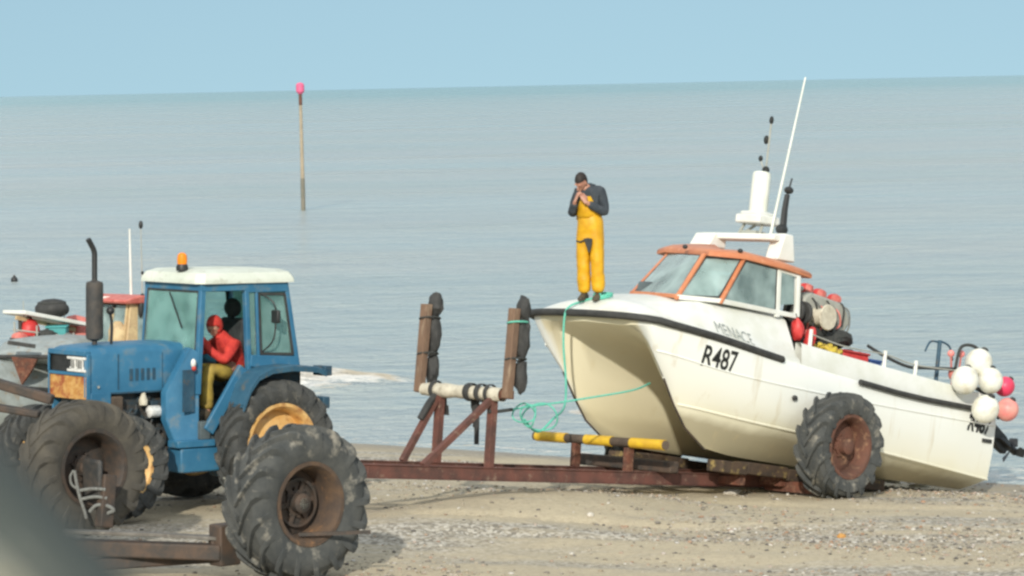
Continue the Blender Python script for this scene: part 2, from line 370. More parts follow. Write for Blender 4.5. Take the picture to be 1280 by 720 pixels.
# ------------------------------------------------------------------ ground
def axis(parts):
    out = []
    for a, b, n in parts: out += [a+(b-a)*i/n for i in range(n)]
    return out+[parts[-1][1]]
def tensor(name, xs, ys, zf, extra=None):
    nx, ny = len(xs), len(ys); vs, ex = [], []
    for y in ys:
        for x in xs:
            r = zf(x, y)
            if extra: vs.append((x,y,r[0])); ex.append(r[1])
            else: vs.append((x,y,r))
    fs = [(j*nx+i, j*nx+i+1, (j+1)*nx+i+1, (j+1)*nx+i) for j in range(ny-1) for i in range(nx-1)]
    me = bpy.data.meshes.new(name); me.from_pydata(vs, [], fs)
    if extra:
        at_ = me.attributes.new(extra,'FLOAT','POINT'); at_.data.foreach_set('value', ex)
    for p in me.polygons: p.use_smooth = True
    return me
def far_axis(a, b, first):   # growing steps from a to b
    out = [a]; st = first
    while abs(out[-1]-a) < abs(b-a): out.append(out[-1]+math.copysign(st, b-a)); st *= 1.25
    return out
gx = list(reversed(far_axis(-9,-3000,.4)))+axis([(-9,9,230)])[1:-1]+far_axis(9,3000,.4)
gy = list(reversed(far_axis(28,-120,.5)))+axis([(28,54,330)])[1:-1]+far_axis(54,3000,.5)
gme = tensor('beach', gx, gy, ground)

def sand_material():
    m = bpy.data.materials.new('sand'); m.use_nodes = True; nt = m.node_tree; L = nt.links; b = nt.nodes['Principled BSDF']
    g = nd(nt,'ShaderNodeNewGeometry')
    dot = nd(nt,'ShaderNodeVectorMath', operation='DOT_PRODUCT'); L.new(g.outputs['Position'], dot.inputs[0]); dot.inputs[1].default_value = (N2[0],N2[1],0)
    s_ = nd(nt,'ShaderNodeMath', operation='SUBTRACT'); L.new(dot.outputs['Value'], s_.inputs[0]); s_.inputs[1].default_value = S0[0]*N2[0]+S0[1]*N2[1]
    def noise_(sc, det=6, vec=None, ro=.6):
        n = nd(nt,'ShaderNodeTexNoise'); n.inputs['Scale'].default_value = sc; n.inputs['Detail'].default_value = det; n.inputs['Roughness'].default_value = ro
        L.new(vec or g.outputs['Position'], n.inputs['Vector']); return n.outputs['Fac']
    def rng_(v, a, b_, c=0, d=1):
        r = nd(nt,'ShaderNodeMapRange'); L.new(v, r.inputs[0])
        for k, x in zip(('From Min','From Max','To Min','To Max'),(a,b_,c,d)): r.inputs[k].default_value = x
        return r.outputs[0]
    def mix(f, a, b_):
        x = nd(nt,'ShaderNodeMix', data_type='RGBA')
        for k, v in (('Factor',f),('A',a),('B',b_)):
            if isinstance(v, tuple): x.inputs[k].default_value = (*v,1)
            elif isinstance(v, float): x.inputs[k].default_value = v
            else: L.new(v, x.inputs[k])
        return x.outputs['Result']
    # bands lie along the shore: stretch the noise that way
    rot = nd(nt,'ShaderNodeMapping'); rot.inputs['Rotation'].default_value = (0,0,R(36)); rot.inputs['Scale'].default_value = (.22,1,1); L.new(g.outputs['Position'], rot.inputs[0])
    c = mix(rng_(noise_(.9),.3,.7), (.55,.475,.325), (.48,.415,.29))
    c = mix(rng_(noise_(14,8,None,.75),.45,.75), c, (.34,.28,.20))
    c = mix(rng_(noise_(45,4,None,.7),.56,.72), c, (.60,.54,.43))
    sh = rng_(noise_(.8,5,rot.outputs[0]),.48,.60)
    v = nd(nt,'ShaderNodeTexVoronoi'); v.inputs['Scale'].default_value = 24; L.new(g.outputs['Position'], v.inputs['Vector'])
    bw = nd(nt,'ShaderNodeRGBToBW'); L.new(v.outputs['Color'], bw.inputs[0])
    peb = nd(nt,'ShaderNodeValToRGB'); L.new(bw.outputs[0], peb.inputs[0]); e = peb.color_ramp.elements
    e[0].position = .25; e[0].color = (.20,.185,.155,1); e[1].position = .8; e[1].color = (.56,.53,.46,1); x = e.new(.5); x.color = (.38,.345,.275,1)
    c = mix(mul(nt, sh, .9), c, peb.outputs[0])
    # wheel-worn pale track and damp sand at the water
    wn = nd(nt,'ShaderNodeMath', operation='MULTIPLY_ADD'); L.new(noise_(.5,4), wn.inputs[0]); wn.inputs[1].default_value = 2.2; L.new(s_.outputs[0], wn.inputs[2])
    wet = rng_(wn.outputs[0], 1.9, 3.0, 1, 0)
    c = mix(mul(nt, wet, .55), c, (.20,.165,.12))
    L.new(c, b.inputs['Base Color'])
    rr = rng_(wet, 0, 1, .95, .55); L.new(rr, b.inputs['Roughness']); b.inputs['Specular IOR Level'].default_value = .3
    bp = nd(nt,'ShaderNodeBump'); bp.inputs['Strength'].default_value = .55; bp.inputs['Distance'].default_value = .03
    ad = nd(nt,'ShaderNodeMath', operation='MULTIPLY_ADD'); L.new(v.outputs['Distance'], ad.inputs[0]); L.new(mul(nt, sh, -.8), ad.inputs[1]); L.new(noise_(30,8,None,.7), ad.inputs[2])
    L.new(ad.outputs[0], bp.inputs['Height']); L.new(bp.outputs[0], b.inputs['Normal'])
    M['sand'] = m
def mul(nt, v, k):
    n = nd(nt,'ShaderNodeMath', operation='MULTIPLY'); nt.links.new(v, n.inputs[0]); n.inputs[1].default_value = k; return n.outputs[0]
sand_material()
gme.materials.append(M['sand']); beach = bpy.data.objects.new('beach', gme); COL.objects.link(beach); tag(beach, kind='structure')

# shingle: real stones, far too many to count
def scatter_stones(name, count, size, where, seed, material):
    rg = random.Random(seed); t = (1+5**.5)/2
    iv = [Vector(v).normalized() for v in ((-1,t,0),(1,t,0),(-1,-t,0),(1,-t,0),(0,-1,t),(0,1,t),(0,-1,-t),(0,1,-t),(t,0,-1),(t,0,1),(-t,0,-1),(-t,0,1))]
    fi = [(0,11,5),(0,5,1),(0,1,7),(0,7,10),(0,10,11),(1,5,9),(5,11,4),(11,10,2),(10,7,6),(7,1,8),(3,9,4),(3,4,2),(3,2,6),(3,6,8),(3,8,9),(4,9,5),(2,4,11),(6,2,10),(8,6,7),(9,8,1)]
    vs, fs = [], []; n = 0
    while n < count:
        x, y = rg.uniform(-6.5,7.2), rg.uniform(30,47); s, a = shore(x, y)
        if rg.random() > where(x, y, s, a): continue
        n += 1; r = size*(.5+rg.random()**2.5*1.9); e = (r*rg.uniform(.8,1.3), r*rg.uniform(.7,1.1), r*rg.uniform(.4,.7)); th = rg.random()*PI; c, sn = math.cos(th), math.sin(th)
        z = ground(x, y)+e[2]*.35; b = len(vs)
        for v in iv:
            k = 1+rg.uniform(-.18,.18); px, py = v.x*e[0]*k, v.y*e[1]*k
            vs.append((x+px*c-py*sn, y+px*sn+py*c, z+v.z*e[2]*k))
        fs += [tuple(i+b for i in f) for f in fi]
    me = bpy.data.meshes.new(name); me.from_pydata(vs, [], fs)
    o = link(name, me, material, None, True, 0, 60); return o
def stone_material():
    m = bpy.data.materials.new('shingle_stone'); m.use_nodes = True; nt = m.node_tree; L = nt.links; b = nt.nodes['Principled BSDF']; b.inputs['Roughness'].default_value = .8
    g = nd(nt,'ShaderNodeNewGeometry'); c = nd(nt,'ShaderNodeValToRGB'); L.new(g.outputs['Random Per Island'], c.inputs[0]); e = c.color_ramp.elements
    e[0].color = (.10,.095,.085,1); e[1].color = (.56,.53,.46,1)
    for p, q in ((.2,(.20,.18,.15,1)),(.45,(.33,.28,.20,1)),(.65,(.40,.36,.29,1)),(.8,(.34,.20,.12,1)),(.9,(.48,.46,.42,1))): e.new(p).color = q
    L.new(c.outputs[0], b.inputs['Base Color']); M['shingle_stone'] = m
stone_material()
def band(x, y, s, a):
    n = noise.noise((a*.16, s*.55, 9.3)); n2 = noise.noise((x*1.3, y*1.3, 4.4))
    base = .035 + max(0, n*1.3-.04) + .2*max(0, n2)
    if abs(y-39.05) < .36 and x > 2.2: base *= .12
    if x > .6: base += .75*max(0, 1-abs(y-35.6-.3*noise.noise((x*.5,1,1)))/2.0)*min(1,(x-.6)/1.5)
    if s < 5.2 and a > 3: base += .7*max(0, 1-abs(s-3.4)/1.7)
    if s < .4: base *= .1
    return min(1, base)
tag(scatter_stones('shingle', 15000, .0135, band, 3, 'shingle_stone'), 'loose grey and tan shingle scattered over the sand', 'shingle', kind='stuff')

# ------------------------------------------------------------------ sea
def sea_h(x, y):
    s, a = shore(x, y); d = max(0, -s)
    k = min(1, d/3)*max(0, 1-max(0, y-70)/160)
    z = k*(.030*noise.noise((a*.35, s*.9, 0)) + .035*noise.noise((a*.18+4, s*.5, 5)) + .014*noise.noise((x*1.6, y*2.4, 2)))
    z += .012 if s > -3 else 0
    foam = 0
    def crest(s0, a0, a1, fade, h, back, front):
        nonlocal z, foam
        w_ = min(1, max(0,(a-a0)/fade))*min(1, max(0,(a1-a)/fade))
        if w_ <= 0: return
        sc = s0+.5*noise.noise((a*.5,1,s0)); dd = s-sc
        hh = h*(1+.5*noise.noise((a*1.4,3,s0)))*w_
        z += hh*math.exp(-(dd/back)**2 if dd < 0 else -(dd/(front*.45))**2)
        f = min(1,w_*1.8)*(max(0,1-abs(dd+.1)/.6)*1.1 + (max(0,1-dd/front)**.7 if dd > 0 else 0)*.95)
        foam = max(foam, f)
    crest(-8.6, -24, -4.9, 2.6, .24, 1.2, 4.0)
    crest(-5.4, .4, 2.6, 1.2, .08, .5, .4)
    crest(-3.6, -8, -3, 2, .05, .35, .5)
    sw = s + .55*noise.noise((a*.45, 2, 8)) + .2*noise.noise((a*1.7, 4, 8))
    foam = max(foam, .62*max(0,1-abs(sw+.35)/.28), .42*max(0,1-abs(sw+1.7)/.35), .26*max(0,1-abs(sw+3.2)/.5))
    if a > 7: foam = max(foam, .55*max(0, 1-abs(s+.6)/2.2))
    return z, min(1, foam)
sx_ = list(reversed(far_axis(-10,-60000,.3)))+axis([(-10,10,150)])[1:-1]+far_axis(10,60000,.3)
sy_ = list(reversed(far_axis(44,20,.6)))+axis([(44,74,280),(74,120,120)])[1:-1]+far_axis(120,120000,.7)
sme = tensor('sea', sx_, sy_, sea_h, 'foam')
def sea_material():
    m = bpy.data.materials.new('sea_water'); m.use_nodes = True; nt = m.node_tree; L = nt.links; b = nt.nodes['Principled BSDF']
    g = nd(nt,'ShaderNodeNewGeometry')
    def noise_(sc, det, stretch, ro=.6, rot=0):
        mp = nd(nt,'ShaderNodeMapping'); mp.inputs['Scale'].default_value = stretch; mp.inputs['Rotation'].default_value = (0,0,rot); L.new(g.outputs['Position'], mp.inputs[0])
        n = nd(nt,'ShaderNodeTexNoise'); n.inputs['Scale'].default_value = sc; n.inputs['Detail'].default_value = det; n.inputs['Roughness'].default_value = ro
        L.new(mp.outputs[0], n.inputs['Vector']); return n.outputs['Fac']
    def rng_(v, a, b_, c=0, d=1):
        r = nd(nt,'ShaderNodeMapRange'); L.new(v, r.inputs[0])
        for k, x in zip(('From Min','From Max','To Min','To Max'),(a,b_,c,d)): r.inputs[k].default_value = x
        return r.outputs[0]
    def mix(f, a, b_):
        x = nd(nt,'ShaderNodeMix', data_type='RGBA')
        for k, v in (('Factor',f),('A',a),('B',b_)):
            if isinstance(v, tuple): x.inputs[k].default_value = (*v,1)
            else: L.new(v, x.inputs[k])
        return x.outputs['Result']
    sp = nd(nt,'ShaderNodeSeparateXYZ'); L.new(g.outputs['Position'], sp.inputs[0])
    # silt in the shallows, cleaner greener water further out
    deep = rng_(sp.outputs['Y'], 250, 2500)
    silt = mix(rng_(noise_(.05,5,(.5,1.2,1)),.35,.65), (.38,.425,.41), (.41,.45,.425))
    c = mix(deep, silt, (.22,.37,.37))
    c = mix(mul(nt, rng_(noise_(.02,6,(.25,1,1)),.45,.7), .5), c, (.31,.42,.40))
    at_ = nd(nt,'ShaderNodeAttribute', attribute_name='foam')
    fn = noise_(3.2,8,(1,1.4,1),.7,R(36))
    fm = nd(nt,'ShaderNodeMath', operation='ADD'); L.new(at_.outputs['Fac'], fm.inputs[0]); L.new(rng_(fn,.25,.75,-.62,.38), fm.inputs[1])
    foam = rng_(fm.outputs[0], .28, .62)
    fc = mix(rng_(noise_(1.1,5,(1,1,1)),.42,.6), (.80,.78,.72), (.56,.49,.37))
    c = mix(foam, c, fc); L.new(c, b.inputs['Base Color'])
    wp = rng_(noise_(.035,5,(.3,1,1)),.38,.66,.18,.30); rm_ = nd(nt,'ShaderNodeMath', operation='MAXIMUM'); L.new(wp, rm_.inputs[0]); L.new(rng_(foam,0,1,0,.9), rm_.inputs[1]); L.new(rm_.outputs[0], b.inputs['Roughness']); b.inputs['IOR'].default_value = 1.33
    h1 = noise_(.85,6,(.8,1.1,1),.62,R(15)); h2 = noise_(.22,5,(.6,1,1),.6,R(8)); h3 = noise_(2.6,5,(1,1,1))
    a1 = nd(nt,'ShaderNodeMath', operation='MULTIPLY_ADD'); L.new(h2, a1.inputs[0]); a1.inputs[1].default_value = 2.2; L.new(h1, a1.inputs[2])
    a2 = nd(nt,'ShaderNodeMath', operation='MULTIPLY_ADD'); L.new(h3, a2.inputs[0]); a2.inputs[1].default_value = .42; L.new(a1.outputs[0], a2.inputs[2])
    bp = nd(nt,'ShaderNodeBump'); bp.inputs['Strength'].default_value = .9; bp.inputs['Distance'].default_value = .5
    L.new(a2.outputs[0], bp.inputs['Height']); L.new(bp.outputs[0], b.inputs['Normal'])
    M['sea_water'] = m
sea_material(); sme.materials.append(M['sea_water']); sea = bpy.data.objects.new('sea', sme); COL.objects.link(sea); tag(sea, kind='structure')

# ------------------------------------------------------------------ wheels
def tyre_mesh(Rw, W, Rr, lugs=17, lug_h=.05, lug_w=.06):
    mb = MB(); h = Rw-Rr; rc = Rw-lug_h
    prof = [(Rr-.03,-W*.34),(Rr-.01,-W*.42),(Rr+.04,-W*.445),(Rr+.32*h,-W*.52),(Rr+.62*h,-W*.515),(rc-.07,-W*.48),(rc-.015,-W*.40),(rc+.003,-W*.2),(rc+.006,0)]
    prof = prof + [(r,-y) for r, y in reversed(prof[:-1])]
    prof.append(prof[0]); mb.lathe(prof, 64)
    for sgn in (-1, 1):
        for i in range(lugs):
            a0 = 2*PI*(i + (.5 if sgn > 0 else 0))/lugs
            rows = []
            for t, yy, top in ((0,-.03,.0),(.2,.09,0),(.45,.22,.0),(.7,.35,.004),(.9,.455,.012),(1.0,.515,.045),(1.05,.545,.12),(1.08,.535,.2)):
                y = sgn*yy*W; a = a0 + t*.52*(.8/Rw)**.3; rt = Rw-top; rb = rc-.03-(top*.9 if top > .02 else 0)
                wd = lug_w*(1.0 if t < .6 else 1.25)/Rw/2
                rows.append([(rr*math.cos(a+da), y*(1 if rr > rb+.001 else .96), rr*math.sin(a+da)) for rr, da in ((rb,-wd*1.3),(rt,-wd*.8),(rt,wd*.8),(rb,wd*1.3))])
            mb.grid(rows, closed=True); n = len(mb.v)
            mb.f += [(n-4,n-3,n-2,n-1), (n-32,n-31,n-30,n-29)]
    return mb.mesh('tyre')
def make_wheel(parent, loc, Rw, W, Rr, rim_m, tyre_m, hub_m='dark_steel', dish=.05, flip=False, lugs=17, spin=0, ring=False, lug_h=.05):
    """wheel part = disc and hub; sub-parts: tyre, rim, each nut ring"""
    disc = MB()
    yd = W*(dish)
    disc.lathe([(Rr-.05,yd-.012),(Rr*.72,yd+.015),(Rr*.5,yd+.03),(.13,yd+.03),(.13,yd+.055),(.10,yd+.06),(.10,yd+.15),(.07,yd+.17),(.001,yd+.17)], 40)
    disc.lathe([(Rr-.05,yd-.03),(.001,yd-.03)], 40)
    if ring:   # heavy stiffening ring and gussets inside the deep dish
        disc.lathe([(Rr*.62,yd+.01),(Rr*.62,yd+.07),(Rr*.55,yd+.07),(Rr*.55,yd+.01)], 40)
        for k in range(6):
            t = 2*PI*k/6; disc.bar((.1*math.cos(t),yd+.04,.1*math.sin(t)), (Rr*.6*math.cos(t),yd+.035,Rr*.6*math.sin(t)), .04, .05)
    wh = disc.build('wheel', hub_m, parent); wh.location = loc; wh.rotation_euler = (0, spin, PI if flip else 0)
    key = (Rw, W, Rr, lugs, lug_h)
    if key not in TYRES: TYRES[key] = tyre_mesh(Rw, W, Rr, lugs, lug_h)
    me = TYRES[key].copy(); link('tyre', me, tyre_m, wh, True, 0, 32)
    rim = MB().lathe([(Rr-.045,-W*.40),(Rr+.015,-W*.46),(Rr+.03,-W*.445),(Rr-.005,-W*.40),(Rr-.02,-W*.2),(Rr-.05,-W*.1),(Rr-.05,W*.1),(Rr-.03,W*.25),(Rr-.012,W*.40),(Rr+.03,W*.445),(Rr+.028,W*.465),(Rr-.01,W*.46),(Rr-.035,W*.40),(Rr-.06,W*.2),(Rr-.07,-W*.1),(Rr-.06,-W*.3),(Rr-.045,-W*.40)], 56)
    rim.build('rim', rim_m, wh)
    nb = MB()
    for k in range(8):
        t = 2*PI*k/8; nb.lathe([(.001,.0),(.017,0),(.017,.035),(.001,.035)], 6, 'y', (.115*1.25*math.cos(t), yd+.028, .115*1.25*math.sin(t)))
    nb.build('wheel_nuts', hub_m, wh)
    return wh
TYRES = {}

# ------------------------------------------------------------------ catamaran hull
XT = -.4
zs_ = cr1([-.4,1.3,2.6,4.2,5.35,6.1,6.5],[1.10,1.125,1.205,1.325,1.455,1.53,1.58])
LINES = [ # y aft, y at stem, z keys (x,z), end (x,z), where the taper starts, powers
 (1.30,1.00,zs_,(6.30,1.56),3.6,(3.2,.62)),
 (1.335,.97,lambda x: zs_(x)-.07,(6.30,1.47),3.6,(3.0,.62)),
 (1.355,.90,cr1([-.4,2,4,5,6.05],[.90,.93,.98,1.03,1.16]),(6.12,1.19),3.2,(2.7,.62)),
 (1.345,.86,cr1([-.4,2,4,5,5.9],[.55,.60,.68,.75,.90]),(5.80,.88),3.0,(2.5,.64)),
 (1.30,.85,cr1([-.4,2,3.6,4.6,5.5],[.17,.34,.43,.49,.57]),(5.56,.58),2.6,(2.3,.66)),
 (1.08,.85,cr1([-.4,2,3.6,4.6,5.3],[.08,.17,.22,.26,.31]),(5.30,.31),2.4,(2.2,.7)),
 (.85,.85,cr1([-.4,2,3.6,4.4,4.9],[0,.01,.02,.04,.09]),(4.9,.085),2.4,(2,1)),
 (.64,.85,cr1([-.4,2,3.6,4.6,5.3],[.08,.15,.20,.25,.31]),(5.30,.31),2.6,(2.0,.75)),
 (.46,.85,cr1([-.4,2,3.6,4.6,5.5],[.24,.32,.40,.48,.57]),(5.56,.58),2.6,(2.0,.7)),
 (.38,.85,cr1([-.4,2,3.6,4.8,5.8],[.48,.54,.62,.74,.9]),(5.84,.90),3.0,(2.0,.62)),
 (.27,.80,cr1([-.4,2,3.6,4.8,5.6,6.1],[.70,.76,.88,1.08,1.23,1.36]),(6.14,1.37),3.4,(2.2,.52)),
 (.12,.58,cr1([-.4,2,3.6,4.8,5.6,6.3],[.80,.84,.97,1.18,1.34,1.46]),(6.32,1.46),3.8,(2.4,.5)),
 (.0,.0,cr1([-.4,2,3.6,4.8,5.6,6.4],[.83,.85,.97,1.18,1.34,1.47]),(6.43,1.475),3.6,(2.6,.7)),
]
US = [0,.08,.16,.25,.34,.42,.5,.56,.62,.68,.73,.78,.82,.86,.89,.92,.945,.965,.98,.99,.996,1]
def hull_grid(sg):
    rows = []
    for u in US:
        row = []
        for y0, ye, zf, (xe, ze), x0, (p, q) in LINES:
            x = XT+(xe-XT)*u; t = max(0, (x-x0)/(xe-x0)); f = max(0, 1-t**p)**q
            z = zf(x); z = z + (ze-zf(xe))*u**6
            row.append((x, sg*(ye+(y0-ye)*f), z))
        rows.append(row)
    return rows
def deck_edge():      # port rail aft-to-bow, then the blunt bow to the centreline
    g = hull_grid(1); pts = [r[0] for r in g if r[0][0] > -.41][:-2]
    pts = [p for p in pts if p[0] < 6.15]
    return pts + [(6.24,1.085,1.555),(6.33,.98,1.565),(6.395,.82,1.572),(6.43,.65,1.577),(6.455,.45,1.58),(6.47,.22,1.582),(6.475,0,1.582)]
def make_hull(parent):
    mb = MB()
    for sg in (1,-1):
        g = hull_grid(sg); mb.grid(g)
        n = len(mb.v); tr = [Vector(p) for p in g[0]]     # transom of this demihull
        b = len(mb.v); mb.v += [tuple(p) for p in tr]; mb.f.append(tuple(range(b, b+len(tr))))
    # flared forward faces of the two bows, from each stem in to the tunnel mouth
    for sg in (1,-1):
        g = [Vector(p) for p in hull_grid(sg)[-1]]; rows = []
        for k in range(7):
            t = k/6; rows.append([g[o].lerp(g[i], t)+Vector((.05*math.sin(PI*t),0,0))*min(1,(g[o]-g[i]).length*2) for o, i in ((1,11),(2,10),(3,9),(4,8))])
        mb.grid(rows)
    # bow fascia between the tunnel mouth and the deck edge
    e = deck_edge()
    for sg in (1,-1):
        g = hull_grid(sg)[-1]
        lo = [g[0], g[1], tuple(Vector(g[1]).lerp(Vector(g[11]),.5)+Vector((.05,0,0))), g[11], g[12]]
        hi = [(6.24,1.085*sg,1.555),(6.33,.98*sg,1.565),(6.395,.82*sg,1.572),(6.43,.62*sg,1.577),(6.475,0,1.582)]
        mb.grid([lo, hi])
    return mb.mesh('hull')
zc_ = cr1([3.5,4.6,5.3,5.9,6.2,6.475],[1.96,1.97,1.95,1.83,1.74,1.60])
def deck_mesh(x_from=3.6):
    e = [p for p in deck_edge() if p[0] >= x_from]
    full = e + [(x,-y,z) for x,y,z in reversed(e[:-1])]
    prof = [(0,0),(.03,.10),(.07,.14),(.16,.48),(.25,.80),(.32,.90),(.5,.96),(.75,.99),(1,1)]
    profb = [(0,0),(.05,.14),(.12,.24),(.22,.42),(.32,.58),(.42,.70),(.6,.86),(.8,.96),(1,1)]
    rows = []
    for x, y, z in full:
        sxx = min(x, 5.95); zc = zc_(sxx); k = min(1, max(0, (x-5.3)/.9)); k = k*k*(3-2*k)
        row = []
        for (t, h), (tb, hb) in zip(prof, profb):
            tt, hh = t*(1-k)+tb*k, h*(1-k)+hb*k
            row.append((x+(sxx-x)*tt, y*(1-tt), z+(zc-z)*hh))
        rows.append(row)
    return MB().grid(rows)
boat_m = frame(R(225), R(10.6), (5.16,43.72,.25))
boat = empty('fishing_boat', boat_m)
tag(boat, 'large white catamaran fishing boat with an orange topped wheelhouse, raised on a rusty trailer', 'boat')
hull_me = make_hull(boat); hull = link('hull', hull_me, 'hull_gelcoat', boat, True, 0, 38)
deck_me = deck_mesh(); deck_ = deck_me.build('foredeck', 'white_paint', boat, angle=50)
dv = BVHTree.FromPolygons([Vector(v) for v in deck_me.v], deck_me.f)
hv = BVHTree.FromPolygons([v.co.copy() for v in hull_me.vertices], [tuple(p.vertices) for p in hull_me.polygons])
def deck_z(x, y):
    h = dv.ray_cast(Vector((x,y,5)), Vector((0,0,-1))); return h[0].z if h[0] else 1.8
# black rubber rail round the bow, ending amidships
e = [Vector(p) for p in deck_edge()]
bow = [p for p in e if p.x > 4.15]
path = [Vector((4.15,1.33,zs_(4.15)))] + bow
ring = path + [Vector((p.x,-p.y,p.z)) for p in reversed(path[:-1])]
out = []
for i, p in enumerate(ring):
    d = (ring[min(i+1,len(ring)-1)]-ring[max(i-1,0)]); nrm = Vector((d.y,-d.x,0)).normalized(); nrm = nrm if nrm.dot(Vector((p.x-4.0,p.y,0))) > 0 else -nrm
    out.append(p+nrm*.028-Vector((0,0,.015)))
MB().tube(out, .046, 10).build('rubbing_strake', 'black_rubber', boat)
for sg in (1,-1):
    MB().tube([(x, sg*1.372, zs_(x)-.02) for x in (.13,.6,1.2,1.8,2.4,2.62)], .036, 8).build('rubbing_strake', 'black_rubber', boat)
    # faint spray chine and hull joint ridges
    for li, r in ((2,.012),(4,.016)):
        g = hull_grid(sg); MB().tube([Vector(rw[li]) for rw in g[:-1]], r, 6).build('spray_rail', 'hull_gelcoat', boat)
    MB().tube([Vector(p)+Vector((.012,0,-.012)) for p in [g2[j] for g2 in [hull_grid(sg)[-1]] for j in (3,4,5,6)]], .013, 8).build('keel_band', 'dark_steel', boat)
# cockpit bulwark
zg_ = cr1([-.4,.57,1.9,3.2,3.95],[1.30,1.365,1.44,1.52,1.575])
mb = MB()
for sg in (1,-1):
    rows = []
    for x in (-.4,.1,.6,1.2,1.9,2.6,3.2,3.75):
        rows.append([(x,sg*1.30,zs_(x)+.0),(x,sg*1.30,zs_(x)+.03),(x,sg*1.272,zg_(x)-.02),(x,sg*1.255,zg_(x)),(x,sg*1.17,zg_(x)),(x,sg*1.16,.62)])
    mb.grid(rows)
    b = len(mb.v); mb.v += rows[0]; mb.f.append(tuple(range(b,b+6)))
mb.build('bulwark', 'white_paint', boat)
mb = MB().span((-.4,-1.17,.60),(3.8,1.17,.64)); mb.build('cockpit_floor', 'grey_metal', boat)
mb = MB().span((-.42,-1.29,.60),(-.36,1.29,1.18)); mb.build('transom', 'white_paint', boat, bevel=.01)
# wheelhouse
A,B,C,D,E_,G_ = (Vector(p) for p in ((5.20,-.40,1.95),(5.62,.76,1.89),(5.08,1.0,1.915),(3.97,1.0,1.905),(3.58,1.0,1.90),(3.58,-.62,1.93)))
a,b_,c_,d_,e2,g2 = (Vector(p) for p in ((4.56,-.40,2.57),(5.13,.70,2.50),(4.64,.93,2.53),(3.97,.95,2.49),(3.58,.95,2.44),(3.58,-.58,2.52)))
Gf, gf = Vector((4.8,-.62,1.96)), Vector((4.35,-.58,2.56))
def pane(name, p0, p1, q1, q0, inset=.05, m='boat_glass', parent=None, off=.0):
    cpt = (p0+p1+q0+q1)/4; s = [p+(cpt-p).normalized()*inset for p in (p0,p1,q1,q0)]
    nrm = (p1-p0).cross(q0-p0).normalized()
    return MB().prism([p+nrm*off for p in s], nrm*.012).build(name, m, parent, smooth=False)
def gasket(p0, p1, q1, q0, inset, r, parent):
    cpt = (p0+p1+q0+q1)/4; s = [p+(cpt-p).normalized()*inset for p in (p0,p1,q1,q0)]
    mb = MB()
    for i in range(4): mb.bar(s[i], s[(i+1)%4], r, r)
    return mb.build('gasket', 'black_rubber', parent)
for quad in ((A,B,b_,a),(B,C,c_,b_),(C,D,d_,c_),(Gf,A,a,gf)):
    p = pane('window', *quad, .07, 'boat_glass', boat)
    gasket(*quad, .06, .024, p)
p = pane('window', Vector((3.93,1.0,2.0)), Vector((3.66,1.0,2.04)), Vector((3.66,.955,2.42)), Vector((3.93,.955,2.45)), .02, 'boat_glass', boat); 
mb = MB()
for p, q, wd in ((A,a,.05),(B,b_,.06),(C,c_,.075),(Gf,gf,.05)): mb.bar(p-(q-p)*.03, q, wd, .04)
for p, q in ((A,B),): mb.bar(p+Vector((0,0,.02)), q+Vector((0,0,.02)), .05, .05)
mb.build('window_frame', 'orange_paint', boat, bevel=.008)
mb = MB()
mb.bar(D-Vector((0,0,.05)), d_, .05, .07); mb.bar(E_, e2, .06, .06)
for p, q in ((B,C),(C,D),(D,E_)): mb.bar(p+Vector((0,0,.01)), q+Vector((0,0,.01)), .045, .06)
mb.bar(d_-Vector((0,0,.03)), e2-Vector((0,0,.01)), .05, .05); MB().bar(G_, g2, .06, .06).build('wheelhouse_post', 'white_paint', boat)
MB().prism([Gf+Vector((0,0,-.1)), G_+Vector((0,0,-.1)), g2, gf], (0,.03,0)).build('wheelhouse_wall', 'white_paint', boat)
mb.build('wheelhouse_side', 'white_paint', boat, bevel=.006)
# dash, wheel and helm seat glimpsed through the glass
mb = MB(); mb.prism([(4.75,-.35,1.96),(5.25,-.3,1.96),(5.2,-.3,2.12),(4.8,-.35,2.14)], (0,1.0,0)); mb.build('dashboard', 'cab_trim', boat, bevel=.02)
mb = MB().span((4.1,.15,1.5),(4.5,.6,2.05)).span((4.1,.15,2.0),(4.2,.6,2.35)); mb.build('helm_seat', 'blue_plastic', boat, bevel=.04)
MB().tube([(4.72+.04*math.sin(t)*0, .35+.16*math.cos(t), 2.17+.14*math.sin(t)) for t in [2*PI*k/16 for k in range(17)]], .013, 6).build('helm_wheel', 'black_plastic', boat)
# roof: crowned orange moulding with an eyebrow over the glass
edge = [(4.50,-.68,2.60),(4.60,-.45,2.615),(5.02,.55,2.545),(5.14,.78,2.525),(4.98,.90,2.53),(4.66,1.0,2.545),(3.9,1.01,2.52),(3.36,1.0,2.475),(3.3,.9,2.475),(3.3,-.7,2.53),(3.4,-.72,2.54)]
ctr = Vector((4.1,.15,2.70)); rows = []
for k, dz in ((0,-.045),(.0,-.0),(.03,.028),(.12,.062),(.45,.1),(.8,.12)):
    rows.append([Vector(p)+(Vector((ctr.x,ctr.y,p[2]))-Vector(p))*k+Vector((0,0,dz)) for p in edge])
mb = MB().grid(rows, closed=True); n = len(mb.v); mb.f += [tuple(range(n-len(edge),n)), tuple(reversed(range(len(edge))))]
mb.build('roof', 'orange_paint', boat, bevel=0, angle=50)
for (x,y,z) in ((5.0,.25,2.60),(4.72,.93,2.60)): MB().ball((x,y,z), (.035,.035,.03), 10, 6).build('nav_light', 'black_plastic', boat)
